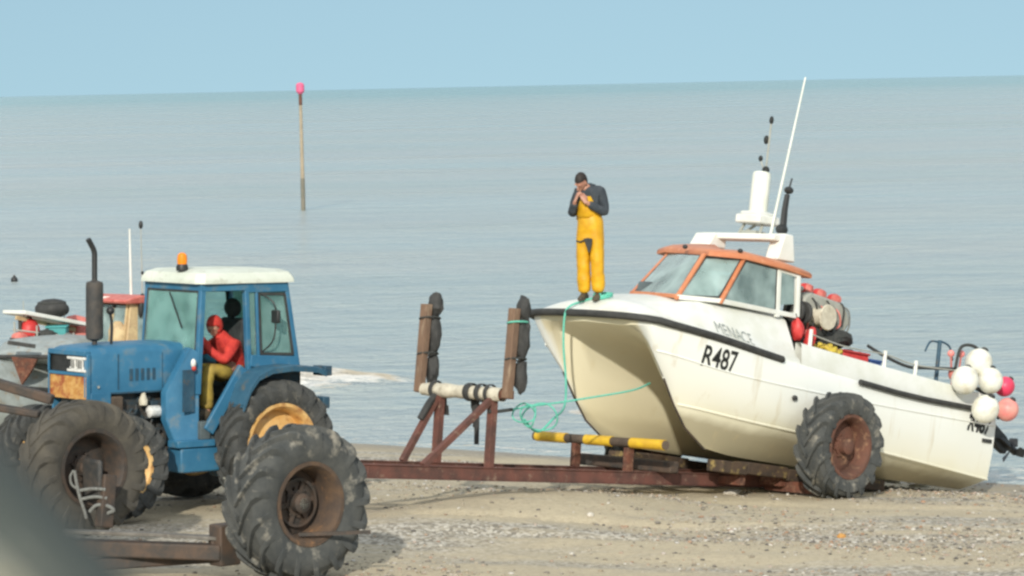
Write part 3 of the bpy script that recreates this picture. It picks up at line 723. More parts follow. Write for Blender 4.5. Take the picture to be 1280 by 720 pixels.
# radar arch
mb = MB()
mb.prism([(3.98,-.62,2.74),(3.62,-.62,2.74),(3.62,-.62,2.93),(3.86,-.62,2.93)], (0,.34,0))
mb.prism([(3.72,.48,2.62),(3.36,.48,2.62),(3.44,.48,2.97),(3.62,.48,2.97)], (0,.22,0))
mb.prism([(3.80,-.60,2.86),(3.52,-.60,2.86),(3.52,-.60,2.945),(3.78,-.60,2.945)], (0,1.26,0))
arch = mb.build('radar_arch', 'white_paint', boat, bevel=.02)
mb = MB().tube([(3.6,-.12,2.93),(3.56,-.05,3.1)], .02, 8).tube([(3.6,.25,2.93),(3.5,.2,3.1)], .02, 8).tube([(3.5,-.2,2.93),(3.47,.05,3.08)], .018, 8).span((3.42,-.05,2.93),(3.62,.2,3.0))
mb.build('arch_bracket', 'grey_metal', arch)
MB().box((3.47,.08,3.155), (.42,.42,.12)).box((3.47,.08,3.235),(.34,.34,.05)).build('radar_plinth', 'white_paint', arch, bevel=.03)
MB().lathe([(.001,3.25),(.118,3.25),(.122,3.28),(.122,3.72),(.112,3.775),(.07,3.79),(.001,3.79)], 28, 'z', (3.50,.1,0)).build('radar_radome', 'roof_white', boat)
mb = MB().tube([(3.43,.1,3.78),(3.42,.1,4.46)], .012, 8).tube([(3.43,.1,3.79),(3.43,.02,3.9),(3.44,0,3.98)], .010, 6)
mast = mb.build('mast', 'grey_metal', boat)
for p, r in (((3.42,.1,4.48),(.03,.03,.055)),((3.425,.05,4.22),(.035,.035,.06)),((3.44,0,3.97),(.03,.03,.04)),((3.43,.1,3.82),(.05,.05,.05))):
    MB().ball(p, r, 10, 8).build('mast_lamp', 'lettering', mast)
MB().tube([(3.46,.32,2.95),(3.42,.32,3.2),(3.09,.32,5.10)], [.022,.018,.011], 8).build('whip_aerial', 'roof_white', boat)
mb = MB().tube([(3.46,.52,2.93),(3.44,.5,3.3),(3.42,.5,3.5)], [.05,.04,.035], 8).ball((3.40,.5,3.56),(.07,.06,.05),10,6).ball((3.46,.5,3.04),(.09,.08,.07),10,6).tube([(3.42,.5,3.5),(3.36,.5,3.72)], .012, 6)
mb.build('searchlight', 'black_plastic', boat)
# pot hauler abaft the wheelhouse
mb = MB(); pr = [(3.12,1.86),(3.16,1.98),(3.12,2.20),(3.0,2.29),(2.34,2.22),(2.2,2.12),(2.14,1.98),(2.24,1.84)]
mb.prism([(x,.38,z) for x,z in pr], (0,.34,0)); hauler = mb.build('pot_hauler', 'grey_metal', boat, bevel=.03)
for x in (3.24,3.40):
    MB().lathe([(.001,-.03),(.13,-.03),(.15,-.015),(.15,.015),(.13,.03),(.001,.03)], 24, 'x', (x,.82,1.99)).build('hauler_sheave', 'black_rubber', hauler)
mb = MB().tube([(3.1,.6,1.99),(3.14,.82,1.99),(3.46,.82,1.99)], .03, 8); mb.span((2.3,.45,.63),(2.42,.6,1.9)).span((2.75,.45,.63),(2.87,.6,1.9)); mb.build('hauler_leg', 'dark_steel', hauler)
MB().tube([(3.5,.85,1.95),(3.42,.85,2.2),(3.3,.75,2.3),(3.0,.55,2.33)], .035, 8).build('hauler_arm', 'grey_metal', hauler)
MB().lathe([(.001,-.2),(.16,-.2),(.17,-.18),(.12,-.15),(.11,.15),(.17,.18),(.16,.2),(.001,.2)], 24, 'y', (2.86,.74,1.98)).build('hauler_drum', 'padding', hauler)
for k in range(9):
    x = 2.25+.1*k; MB().tube(spline([(x,.36,2.2+.1*(x-2.2)),(x+.02,.74,2.16+.05*math.sin(k*2.1)),(x-.03+.05*math.sin(k*1.7),.77,1.95+.08*math.sin(k*3.1)),(x+.02,.75,1.80+.12*math.sin(k*1.3))],5), .013, 5).build('hanging_line', ('pale_rope','dark_rope','faded_red')[k%3], hauler)
# rails
for x, zt in ((3.50,1.76),(1.95,1.66),(1.28,1.60),(.30,1.62)):
    MB().tube([(x,1.2,zg_(x)-.04),(x+.0,1.2,zt)], .026, 8).build('stanchion', 'white_paint', boat)
MB().tube(spline([(3.50,1.2,1.70),(2.8,1.2,1.62),(1.95,1.2,1.61),(1.28,1.2,1.545),(.30,1.2,1.57)], 6), .010, 6).build('guard_wire', 'grey_metal', boat)
MB().tube(spline([(2.1,1.02,1.70),(1.75,1.05,1.60),(1.25,1.05,1.52),(.8,1.05,1.55),(.2,1.05,1.60)], 8), .022, 8).build('hose', 'black_rubber', boat)
mb = MB().tube([(.42,.9,.63),(.42,.9,1.96)], .028, 10).tube(spline([(.42,.9,1.93),(.62,.9,1.92),(.72,.9,1.78)], 6), .014, 6).tube(spline([(.42,.9,1.95),(.2,.9,1.9),(.1,.9,1.72)], 6), .014, 6)
mb.build('davit', 'dark_blue', boat)
# lettering, wrapped onto the hull side
def decal(me, x0, z0, dx, dz, name, m, surf='hull', lift=.006):
    """text x runs aft along the port side; (x0,z0) start of the baseline, (dx,dz) baseline direction"""
    tree = hv if surf == 'hull' else dv
    L = math.hypot(dx, dz); ux, uz = dx/L, dz/L
    for v in me.vertices:
        px, pz = v.co.x, v.co.y
        x = x0+ux*px; z = z0+uz*px+pz
        h = tree.ray_cast(Vector((x,3,z)), Vector((0,-1,0)))
        y = (h[0].y+lift) if h[0] else 1.36
        v.co = (x, y, z)
    return link(name, me, m, boat, False)
decal(text_mesh('R487', .36, .74, .006), 5.54, 1.085, -.65, -.035, 'registration_number', 'lettering')
decal(text_mesh('MENACE', .20, .86), 5.28, 1.52, -.75, -.10, 'boat_name', 'lettering_faded', 'deck', .01)
decal(text_mesh('R487', .30, .80, .012, .3), .24, .80, -.58, -.03, 'registration_number', 'lettering')
MB().span((-.33,1.352,.66),(-.13,1.372,.71)).build('drain_flap', 'black_rubber', boat)
MB().ball((3.89,1.37,.85),(.055,.02,.035),12,6).build('skin_fitting', 'black_rubber', boat)
# tilted-up outboards on the transom
def outboard(y):
    mb = MB(); rows = []
    for s, hx, hy in ((-.30,.02,.02),(-.29,.16,.13),(-.1,.21,.17),(.15,.20,.17),(.33,.15,.13),(.36,.02,.02)):
        rows.append([(s, hy*math.cos(t), hx*math.sin(t)) for t in [2*PI*k/16 for k in range(16)]])
    cow = MB().grid(rows, closed=True)
    leg = MB().prism([(.3,-.05,-.10),(.3,-.05,.12),(.75,-.05,.10),(1.05,-.05,.07),(1.2,-.05,.02),(1.15,-.05,-.16),(.95,-.05,-.16),(.7,-.05,-.08)], (0,.1,0)).ball((1.08,0,-.02),(.22,.07,.07),12,8)
    leg.box((1.0,0,-.06),(.3,.26,.02)).box((.12,0,-.24),(.3,.2,.12))
    m = Matrix.Translation((-.62,y,1.16)) @ Matrix.Rotation(R(180),4,'Z') @ Matrix.Rotation(R(22),4,'Y')
    o = cow.build('outboard_motor', 'black_plastic', boat, angle=60); o.matrix_basis = m
    leg.build('outboard_leg', 'black_plastic', o, bevel=.015)
    pr = MB()
    for k in range(3):
        t = 2*PI*k/3; q = Matrix.Rotation(t,3,'X')
        pr.prism([q@Vector((1.33,0,.04)), q@Vector((1.30,.10,.10)), q@Vector((1.34,.12,.18)), q@Vector((1.38,.02,.2)), q@Vector((1.37,-.03,.08))], (.012,0,0))
    pr.lathe([(.05,1.25),(.055,1.4),(.001,1.42)], 12, 'x'); pr.build('propeller', 'black_plastic', o)
outboard(.62); outboard(-.62)

# ------------------------------------------------------------------ cargo lying in and hung on the boat
def on_boat(l): return boat_m @ Vector(l)
def buoy(l, r, m, label, group):
    p = on_boat(l)
    o = MB().ball((0,0,0), (r,r,r*1.06), 28, 18, lambda d: d*(1-.02*max(0,d.z))).build('buoy', m); o.matrix_world = Matrix.Translation(p) @ boat_m.to_3x3().to_4x4() @ Matrix.Rotation(rng.uniform(-.5,.5),4,'X') @ Matrix.Rotation(rng.uniform(-.5,.5),4,'Y')
    tag(o, label, 'buoy', group)
    MB().lathe([(.001,r*1.02),(r*.28,r*1.0),(r*.26,r*1.12),(r*.16,r*1.2),(.001,r*1.2)], 16, 'z').build('lashing_eye', 'black_rubber', o)
    return o
bg_ = 'mooring buoys hung on the stern'
buoy((.02,1.28,1.72), .185, 'buoy_white', 'topmost white round buoy of the cluster on the stern of the large boat', bg_)
buoy((.50,1.44,1.44), .185, 'buoy_white', 'white round buoy at the forward edge of the stern cluster, nearest the dark davit', bg_)
buoy((-.04,1.46,1.49), .170, 'buoy_white', 'white round buoy in the middle of the stern cluster, just below the topmost one', bg_)
buoy((.20,1.60,1.09), .185, 'buoy_white', 'lowest white round buoy, hanging over the black registration letters at the stern', bg_)
buoy((-.48,1.46,1.14), .155, 'buoy_pink', 'pale pink buoy behind the lowest white buoy at the stern', bg_)
buoy((-.62,1.28,1.46), .135, 'buoy_hot', 'small deep pink buoy at the aft edge of the stern cluster', bg_)
mb = MB().tube(spline([on_boat(p) for p in ((.5,1.3,1.3),(.3,1.25,1.45),(.0,1.2,1.4),(-.35,1.3,1.25),(-.4,1.4,1.0))],6), .03, 8).tube(spline([on_boat(p) for p in ((.35,1.15,1.6),(.2,1.1,1.9),(-.05,1.15,1.93),(-.25,1.2,1.75))],6), .022, 8)
tag(mb.build('mooring_rope', 'dark_rope'), 'dark rope lashing the cluster of buoys to the stern rail', 'rope')
mb = MB()
def flagstick(base, tip, n):
    o = MB().tube([on_boat(base), on_boat(tip)], .013, 8).build('marker_flag', 'faded_red')
    d = on_boat(tip)-on_boat(base)
    MB().ball(on_boat(tip), (.05,.03,.05), 8, 6).build('flag_top', 'buoy_pink', o)
    MB().ball(on_boat(base).lerp(on_boat(tip),.55), (.045,.045,.08), 8, 6).build('float', 'faded_red', o); return o
tag(flagstick((.16,1.0,1.2),(.28,1.0,1.80),0), 'pink topped marker stick leaning left beside the stern buoys', 'marker', 'marker sticks at the stern')
tag(flagstick((.10,1.0,1.2),(.05,1.0,1.82),1), 'pink topped marker stick leaning right, half behind the topmost white buoy', 'marker', 'marker sticks at the stern')
def crate(l, size, m, label, cat, name='fish_box', group=None):
    o = MB(); sx, sy, sz = size; t = .02
    o.span((-sx/2,-sy/2,0),(sx/2,sy/2,t))
    for a_, b2 in (((-sx/2,-sy/2,t),(sx/2,-sy/2+t,sz)),((-sx/2,sy/2-t,t),(sx/2,sy/2,sz)),((-sx/2,-sy/2+t,t),(-sx/2+t,sy/2-t,sz)),((sx/2-t,-sy/2+t,t),(sx/2,sy/2-t,sz))): o.span(a_, b2)
    o = o.build(name, m, None, bevel=.01)
    rm = MB()
    for a_, b2 in (((-sx/2-.015,-sy/2-.015,sz),(sx/2+.015,-sy/2+.03,sz+.03)),((-sx/2-.015,sy/2-.03,sz),(sx/2+.015,sy/2+.015,sz+.03)),((-sx/2-.015,-sy/2+.03,sz),(-sx/2+.03,sy/2-.03,sz+.03)),((sx/2-.03,-sy/2+.03,sz),(sx/2+.015,sy/2-.03,sz+.03))): rm.span(a_, b2)
    rm.build('rim', m, o, bevel=.006)
    o.matrix_world = Matrix.Translation(on_boat(l)) @ boat_m.to_3x3().to_4x4()
    return tag(o, label, cat, group)
crate((2.42,.92,1.20), (.52,.36,.36), 'red_plastic', 'red fish box standing behind the bulwark, beside the yellow nets', 'crate')
crate((1.99,.92,1.14), (.22,.36,.36), 'blue_plastic', 'small blue box next to the red fish box in the cockpit', 'crate')
crate((2.42,.92,.83), (.52,.36,.34), 'white_paint', 'white fish box under the red fish box in the cockpit', 'crate')
crate((1.99,.92,.79), (.22,.36,.32), 'white_paint', 'small white box under the blue box in the cockpit', 'crate')
def heap(l, size, m, name, label, cat, seed, n=9):
    rg = random.Random(seed); o = MB()
    for k in range(n):
        c = (l[0]+rg.uniform(-.5,.5)*size[0], l[1]+rg.uniform(-.5,.5)*size[1], l[2]+rg.uniform(0,.8)*size[2]); q = rg.uniform(.28,.45)
        pts = [(c[0]+q*size[0]*.6*math.cos(t), c[1]+q*size[1]*.6*math.sin(t), c[2]+.03*math.sin(3*t+k)) for t in [2*PI*j/12 for j in range(13)]]
        o.tube([on_boat(p) for p in pts], size[2]*.22, 7)
    # the bulk of the bundle below
    o.ball(on_boat((l[0],l[1],l[2]-.15)), (size[0]*.5,size[1]*.5,size[2]*.8), 12, 8)
    return tag(o.build(name, m), label, cat)
heap((2.86,.92,1.47), (.42,.34,.16), 'yellow_plastic', 'net_bundle', 'yellow netting bundled between the red box and the pot hauler leg', 'net', 3)
heap((2.65,.45,1.58), (.9,.5,.34), 'dark_rope', 'rope_pile', 'dark coiled rope heaped under the grey pot hauler', 'rope', 5, 12)
heap((1.75,.3,1.46), (.9,.5,.20), 'pale_rope', 'rope_pile', 'pale grey rope heaped aft of the dark rope in the cockpit', 'rope', 8, 12)
# platform that carries the gear
MB().span((1.4,-.2,.64),(3.1,.72,1.36)).build('gear_locker', 'white_paint', boat, bevel=.02)
MB().span((2.62,.74,.64),(3.1,1.12,1.30)).build('side_locker', 'white_paint', boat, bevel=.02)
def oilskin(l, r, rot, label, seed):
    mb = MB(); mb.ball((0,0,0), r, 14, 10, lambda d: d*(1+.22*noise.noise(d*2.2+Vector((seed,0,0)))))
    o = mb.build('hung_oilskin', 'red_plastic'); o.matrix_world = Matrix.Translation(on_boat(l)) @ boat_m.to_3x3().to_4x4() @ Matrix.Rotation(R(rot),4,'Y')
    MB().tube([(0,0,r[2]*.8),(.02,0,r[2]+.06)], .01, 6).build('hanging_loop', 'dark_rope', o)
    return tag(o, label, 'oilskin', 'red oilskins behind the wheelhouse')
oilskin((3.56,1.02,1.74), (.08,.09,.15), 12, 'red oilskin hanging close against the back of the wheelhouse', 1)
oilskin((3.30,1.02,1.64), (.07,.08,.17), -14, 'red oilskin hanging beside the white stanchion under the hauler', 5)
for i, (x, y, lab) in enumerate(((2.82,.46,'faded orange float on top of the grey pot hauler, nearest the wheelhouse'),(2.52,.44,'faded orange float in the middle of the row on the grey pot hauler'),(2.24,.48,'faded orange float at the aft end of the grey pot hauler'))):
    o = MB().lathe([(.001,-.11),(.05,-.10),(.072,-.05),(.072,.05),(.05,.10),(.001,.11)], 18, 'y').build('pot_float', 'faded_red')
    MB().lathe([(.073,-.03),(.077,-.03),(.077,.03),(.073,.03)], 18, 'y').build('band', 'red_plastic', o)
    o.matrix_world = Matrix.Translation(on_boat((x,y,2.21+.118*(x-2.25)+.066))) @ boat_m.to_3x3().to_4x4() @ Matrix.Rotation(R(20-15*i),4,'Z')
    tag(o, lab, 'float', 'orange floats on the hauler')
# ------------------------------------------------------------------ boat trailer with its bow stand
tr_m = frame(R(225), R(6.8)); tr_m.translation = (boat_m @ Vector((3.3,1.65,.315))) - (tr_m @ Vector((0,1.65,.66)))
trailer = empty('boat_trailer', tr_m)
tag(trailer, 'long low rusty boat trailer with big tyres, carrying the large white catamaran', 'trailer')
for y in (.5,-.4):
    MB().span((-.7,y-.04,.06),(7.15,y+.04,.20)).span((-.7,y-.055,.2),(7.15,y+.055,.212)).span((-.7,y-.055,.05),(7.15,y+.055,.06)).build('rail', 'rust_beam', trailer, bevel=.004)
MB().prism([(7.0,-.45,.09),(7.0,.55,.09),(8.1,.09,.13),(8.1,0,.13)], (0,0,.1)).build('drawbar', 'rust_beam', trailer, bevel=.006)
for x in (-.5,1.2,2.55,4.2,6.6): MB().span((x-.045,-.36,.07),(x+.045,.46,.18)).build('cross_member', 'rust', trailer, bevel=.004)
for sg in (1,-1):
    MB().span((-.06,sg*.36 if sg<0 else .54,.02),(.06,sg*1.46,.16)).build('outrigger', 'rust', trailer, bevel=.005)
    MB().prism([(-.10,sg*1.43,.04),(.10,sg*1.43,.04),(.08,sg*1.43,.76),(-.08,sg*1.43,.76)], (0,-sg*.04,0)).build('drop_plate', 'rust', trailer)
    make_wheel(trailer, (0,sg*1.68,.66), .685, .42, .385, 'rust_rim', 'tyre_dusty', 'rust_rim', .02, sg < 0, 15, .2)
    # timber-faced cradle under the keel
    mb = MB(); zk = lambda x: .315-.03+( (x)*math.tan(R(3.8)))*1.0 + .0
    rows = []
    k0 = [tr_m.inverted() @ (boat_m @ Vector((x,sg*.85,.0))) for x in (1.4,2.4,3.4,4.2,4.7)]
    for i in range(len(k0)-1):
        p, q = k0[i], k0[i+1]; o_ = Vector((0,0,-.09-.02*(i%2)))
        mb.bar(p+o_, q+o_, .26, .15)
    mb.build('keel_bunk', 'bunk_wood', trailer, bevel=.015)
    for k in (1,2,3):
        p = k0[k]; mb = MB().span((p.x-.05,sg*.85-.05,.19),(p.x+.05,sg*.85+.05,p.z-.1)); mb.span((p.x-.05,sg*.42,.09),(p.x+.05,sg*.9,.19))
        mb.build('bunk_post', 'rust', trailer, bevel=.004)
for x in (2.1,): MB().span((x-.08,-.8,.213),(x+.08,.8,.36)).build('cradle_beam', 'dark_steel', trailer, bevel=.02)
# striped guide bar under the bow
L0, L1 = Vector((2.62,-1.14,.545)), Vector((2.66,1.14,.57))
gb = MB().tube([L0,L1], .058, 14).build('guide_bar', 'brown_beam', trailer)
for t0, t1 in ((.02,.25),(.40,.60),(.745,.99)): MB().tube([L0.lerp(L1,t0), L0.lerp(L1,t1)], .066, 14).build('yellow_band', 'yellow_paint', gb)
for y in (-.4,.5): MB().span((2.58,y-.04,.21),(2.68,y+.04,.50)).build('guide_bar_post', 'rust', trailer)
# bow stand
for y in (.75,-.75):
    post = MB().prism([(5.02,y-.055,1.04),(5.11,y-.055,1.04),(5.08,y-.055,2.10),(4.98,y-.055,2.10)], (0,.11,0)).build('stand_post', 'timber', trailer, bevel=.006)
    rg = random.Random(int(y*100)); 
    lumps = [(2.10,.088,.15),(1.74,.092,.27),(1.31,.078,.22)]
    for z, r_, h in lumps:
        cx = 4.98-.095-rg.uniform(0,.03)+(.03 if z < 1.3 else 0)
        mb = MB(); mb.ball((cx,y+rg.uniform(-.02,.02),z), (r_,r_*1.05,h), 16, 12, lambda d: d*(1+.30*noise.noise(d*1.9+Vector((z*3,y*5,0)))+.12*noise.noise(d*5+Vector((z,y,0)))))
        mb.build('rubber_fender', 'black_rubber', post)
    for z in (1.93,1.5): 
        mb = MB().tube([(5.04+.15*math.cos(t)-.08, y+.095*math.sin(t), z+.02*math.sin(t)) for t in [2*PI*k/16 for k in range(17)]], .011, 5)
        mb.build('lashing', 'green_rope' if y > 0 and z == 1.93 else 'dark_rope', post)
cb = MB().span((5.00,-.80,1.03),(5.09,.80,1.13)).build('stand_crossbar', 'rust', trailer)
rows = []
for k in range(33):
    t = -.70+1.36*k/32; r_ = .082+.022*noise.noise((t*5,2,1))
    rows.append([(5.045+(r_+.012*noise.noise((t*6,q*2,4)))*math.cos(q), t, 1.085+(r_+.012*noise.noise((t*6,q*2,4)))*math.sin(q)-.01) for q in [2*PI*j/14 for j in range(14)]])
MB().grid(rows, closed=True).build('sacking_pad', 'padding', cb, angle=80)
for t, wd in ((-.48,.035),(.12,.05),(.30,.04),(.45,.03)):
    MB().lathe([(.102,t-wd),(.112,t-wd*.5),(.112,t+wd*.5),(.102,t+wd)], 18, 'y', (5.045,0,1.08)).build('rubber_strap', 'black_rubber', cb)
for t, l_, o_ in ((.12,.62,.0),(.05,.42,.03),(-.44,.3,.02)):
    pts = [(4.94,t,1.08),(4.925,t+.01,.9),(4.93,t+.02+o_,1.08-l_*.6),(4.92,t+.03+o_,1.08-l_)]
    MB().prism([(p[0],p[1]-.035,p[2]) for p in pts]+[(p[0],p[1]+.035,p[2]) for p in reversed(pts)], (.012,0,0)).build('hanging_strap', 'black_rubber', cb)
for y, xf in ((.5,6.12),(-.4,5.6)):
    MB().span((5.0,y-.045,.212),(5.09,y+.045,1.03)).build('stand_leg', 'rust_beam', trailer, bevel=.004)
    MB().bar((xf,y+(.0),.21),(5.09,y,1.0),.075,.07).build('stand_brace', 'rust_beam', trailer, bevel=.004)
MB().tube(spline([(5.35,-.4,.72),(5.25,-.38,.9),(5.12,-.42,1.0)],5), .045, 8).build('hose_wrap', 'black_rubber', trailer)
# mooring line from the stand to the bow eye, with slack green coils hanging on it
T = lambda p: tr_m @ Vector(p)
eye = on_boat((5.77,.60,.80)); st = T((4.98,.5,.86))
k1 = at(613,515,37.55); k2 = at(640,512,37.75); k3 = at(662,508,37.9); k4 = at(738,497,38.4)
o = MB().tube(spline([T((5.05,.5,.9)),k1,k2],5), .022, 8).build('mooring_line', 'dark_rope'); tag(o, 'thin line stretched from the bow stand to the near hull of the large boat', 'rope')
MB().tube(spline([k2,k3,at(700,503,38.15),k4,at(790,488,38.8),eye],5), .012, 6).build('green_length', 'green_rope', o)
for cx, cy, rx, ry, dep, a0 in ((655,516,14,12,37.9,0),(676,521,22,17,38.0,.4),(661,520,9,14,37.9,1.2)):
    MB().tube([at(cx+rx*math.cos(t+a0)+2*math.sin(2*t), cy+ry*math.sin(t+a0), dep+.06*math.sin(2*t)) for t in [2*PI*k/24 for k in range(25)]], .010, 6).build('coil', 'green_rope', o)
hang = [on_boat((6.12,-.05,deck_z(6.12,-.05)+.03)), on_boat((6.30,-.16,deck_z(6.30,-.16)+.02)), on_boat((6.49,-.22,1.64)), on_boat((6.535,-.24,1.5))]
p_ = hang[-1]; hang += [Vector((p_.x-.02,p_.y-.02,p_.z-.35)), Vector((p_.x+.0,p_.y-.05,p_.z-.8)), Vector((p_.x-.03,p_.y-.15,p_.z-1.1)), at(692,523,38.25), at(672,540,38.1), at(655,524,37.95)]
o = MB().tube(spline(hang,6), .014, 8).build('bow_rope', 'green_rope'); tag(o, 'green rope hanging from the foredeck past the far bow of the large boat', 'rope')
MB().tube([on_boat((6.12+.12*math.cos(t),-.02+.10*math.sin(t),deck_z(6.12+.12*math.cos(t),-.02+.1*math.sin(t))+.02+.004*t)) for t in [k*.4 for k in range(34)]], .017, 6).build('deck_coil', 'green_rope', o)

# ------------------------------------------------------------------ tractor
tc_m = frame(R(220), R(2.0), (-3.51,39.10,.76))
tractor = empty('tractor', tc_m)
tag(tractor, 'old blue tractor with a white cab roof, tall black exhaust and yellow wheel rims', 'tractor')
for sg in (1,-1):
    make_wheel(tractor, (.03,sg*.92,.79), .79, .43, .48, 'rim_yellow', 'tyre_rubber', 'rim_yellow', .06, sg < 0, 19, .1)
    make_wheel(tractor, (2.20,sg*.85,.64), .62, .36, .36, 'rim_yellow', 'tyre_rubber', 'rim_yellow', .12, sg < 0, 17, .3)
# bonnet: a lofted hood with a rolled top edge
rows = []
for x, hw, zt in ((.93,.43,2.035),(1.3,.43,2.035),(1.9,.42,2.03),(2.25,.415,2.01),(2.33,.40,1.99),(2.36,.375,1.955)):
    zb = 1.47 if x < 2.1 else 1.42
    rows.append([(x,-hw,zb),(x,-hw,zt-.11),(x,-hw+.03,zt-.04),(x,-hw+.1,zt-.01),(x,0,zt),(x,hw-.1,zt-.01),(x,hw-.03,zt-.04),(x,hw,zt-.11),(x,hw,zb)])
mb = MB().grid(rows); n = len(mb.v); bonnet = mb.build('bonnet', 'blue_paint', tractor, angle=50)
for x in (1.30,1.92): MB().span((x-.004,.425,1.50),(x+.004,.4335,1.92)).build('panel_seam', 'dark_blue', tractor)
for k in range(5): MB().span((1.40+.08*k,.424,1.60),(1.44+.08*k,.4345,1.74)).build('louvre', 'dark_blue', tractor)
for x in (1.0,1.24,2.2): MB().lathe([(.001,.432),(.014,.432),(.014,.442),(.001,.442)], 10, 'y', (x,0,1.54)).build('bolt', 'grey_metal', tractor)
nose = MB().span((2.30,-.43,1.70),(2.36,-.405,1.93)).span((2.30,.405,1.38),(2.355,.43,1.93)).span((2.30,-.43,1.38),(2.355,-.405,1.70)).span((2.29,-.405,1.905),(2.372,.405,1.965)).span((2.30,-.405,1.665),(2.36,.405,1.705))
nose.build('nose_frame', 'blue_paint', tractor, bevel=.008)
mb = MB().span((2.29,-.405,1.705),(2.335,.405,1.905))
for k in range(7): mb.span((2.335,-.40,1.72+.026*k),(2.343,-.02,1.727+.026*k))
mb.build('grille', 'black_plastic', tractor)
mb = MB().span((2.335,.0,1.86),(2.362,.40,1.892)).span((2.335,.0,1.714),(2.362,.40,1.746)).span((2.335,.07,1.74),(2.350,.17,1.865)).span((2.335,.20,1.74),(2.350,.33,1.865)).span((2.335,.03,1.75),(2.345,.36,1.77))
hl = mb.build('headlight_cluster', 'lens_white', tractor, bevel=.006)
for c in (.10,.135,.235,.265,.30): MB().span((2.350,c-.006,1.755),(2.356,c+.006,1.85)).build('divider', 'black_plastic', hl)
mb = MB().span((2.31,-.405,1.39),(2.340,.405,1.665)); mb.build('radiator_panel', 'rust_panel', tractor)
mb = MB().span((2.34,-.40,1.40),(2.348,-.37,1.66)).span((2.34,-.02,1.40),(2.347,.01,1.66)).span((2.34,.37,1.40),(2.348,.40,1.66)); mb.build('panel_rib', 'rust_panel', tractor)
MB().span((.93,-.425,1.45),(2.28,.425,1.47)).build('bonnet_lip', 'dark_blue', tractor)
# lower side cheek, engine, gearbox, axles
for sg in (1,-1): MB().prism([(2.3,sg*.43,1.47),(2.02,sg*.43,1.47),(2.02,sg*.43,1.3),(2.12,sg*.43,1.12),(2.3,sg*.43,1.05)], (0,-sg*.03,0)).build('side_cheek', 'blue_paint', tractor, bevel=.008)
MB().span((1.84,.3,1.14),(2.02,.42,1.42)).build('side_duct', 'brown_beam', tractor, bevel=.02)
rg = random.Random(4); mb = MB().span((1.0,-.3,.72),(2.25,.3,1.44)).span((-.35,-.28,.55),(1.05,.28,1.05))
for k in range(26): 
    c = (rg.uniform(1.05,2.0), rg.uniform(.28,.38), rg.uniform(.8,1.4)); mb.box(c, (rg.uniform(.05,.2),rg.uniform(.06,.14),rg.uniform(.05,.2)))
for k in range(7):
    x0 = rg.uniform(1.1,1.9); mb.tube(spline([(x0,.36,rg.uniform(1.1,1.4)),(x0+.1,.42,rg.uniform(.9,1.3)),(x0+.25,.38,rg.uniform(.8,1.3))],5), .014, 6)
mb.build('engine', 'engine', tractor, bevel=.01)
MB().lathe([(.001,-.09),(.062,-.085),(.072,-.06),(.072,.07),(.05,.085),(.001,.088)], 20, 'x', (1.42,.43,1.22)).build('oil_filter', 'lens_white', tractor)
MB().lathe([(.05,0),(.055,.06),(.03,.12),(.022,.17),(.001,.18)], 14, 'z', (1.55,.40,1.30)).build('fluid_bottle', 'padding', tractor)
MB().bar((2.2,-.68,.64),(2.2,.68,.64),.16,.18).span((2.05,-.2,.5),(2.38,.2,.85)).build('front_axle', 'dark_blue', tractor, bevel=.02)
MB().bar((.1,-.72,.81),(.1,.72,.81),.26,.26).build('rear_axle', 'dark_blue', tractor, bevel=.03)
# exhaust
ex = MB().lathe([(.03,2.02),(.03,2.06),(.098,2.09),(.103,2.12),(.103,2.72),(.095,2.76),(.034,2.78),(.034,2.8)], 24, 'z', (2.04,.1,0)).build('exhaust_muffler', 'muffler', tractor)
MB().tube(spline([(2.04,.1,2.78),(2.04,.1,3.02),(2.045,.1,3.12),(2.085,.1,3.20),(2.13,.1,3.27)],5), .033, 14).build('exhaust_pipe', 'black_plastic', ex)
MB().tube(spline([(1.86,.18,2.0),(1.85,.18,2.25),(1.87,.18,2.38)],4), .018, 8).ball((1.87,.18,2.42),(.05,.05,.05),10,8).build('intake_cap', 'black_plastic', tractor)
# cab
cab = []
mb = MB()
for sg in (1,-1):
    mb.bar((1.0,sg*.72,1.42),(.91,sg*.70,2.74),.065,.07)       # front pillar
    mb.bar((.26,sg*.77,1.0),(.31,sg*.73,2.74),.07,.06)          # door pillar
    mb.bar((.15,sg*.78,1.78),(.16,sg*.74,2.72),.04,.035)
    mb.bar((-.42,sg*.78,1.72),(-.28,sg*.72,2.74),.07,.06)       # rear pillar
    mb.bar((.31,sg*.745,2.69),(.92,sg*.72,2.69),.05,.09); mb.bar((-.30,sg*.74,2.68),(.31,sg*.745,2.68),.05,.12)
    mb.bar((-.43,sg*.79,1.76),(.28,sg*.79,1.80),.05,.14)         # sill of the rear side window
mb.bar((.92,-.74,2.70),(.92,.74,2.70),.06,.10); mb.bar((-.29,-.72,2.70),(-.29,.72,2.70),.06,.1); mb.bar((-.42,-.77,1.8),(-.42,.77,1.8),.05,.12)
mb.build('cab_frame', 'blue_paint', tractor, bevel=.008)
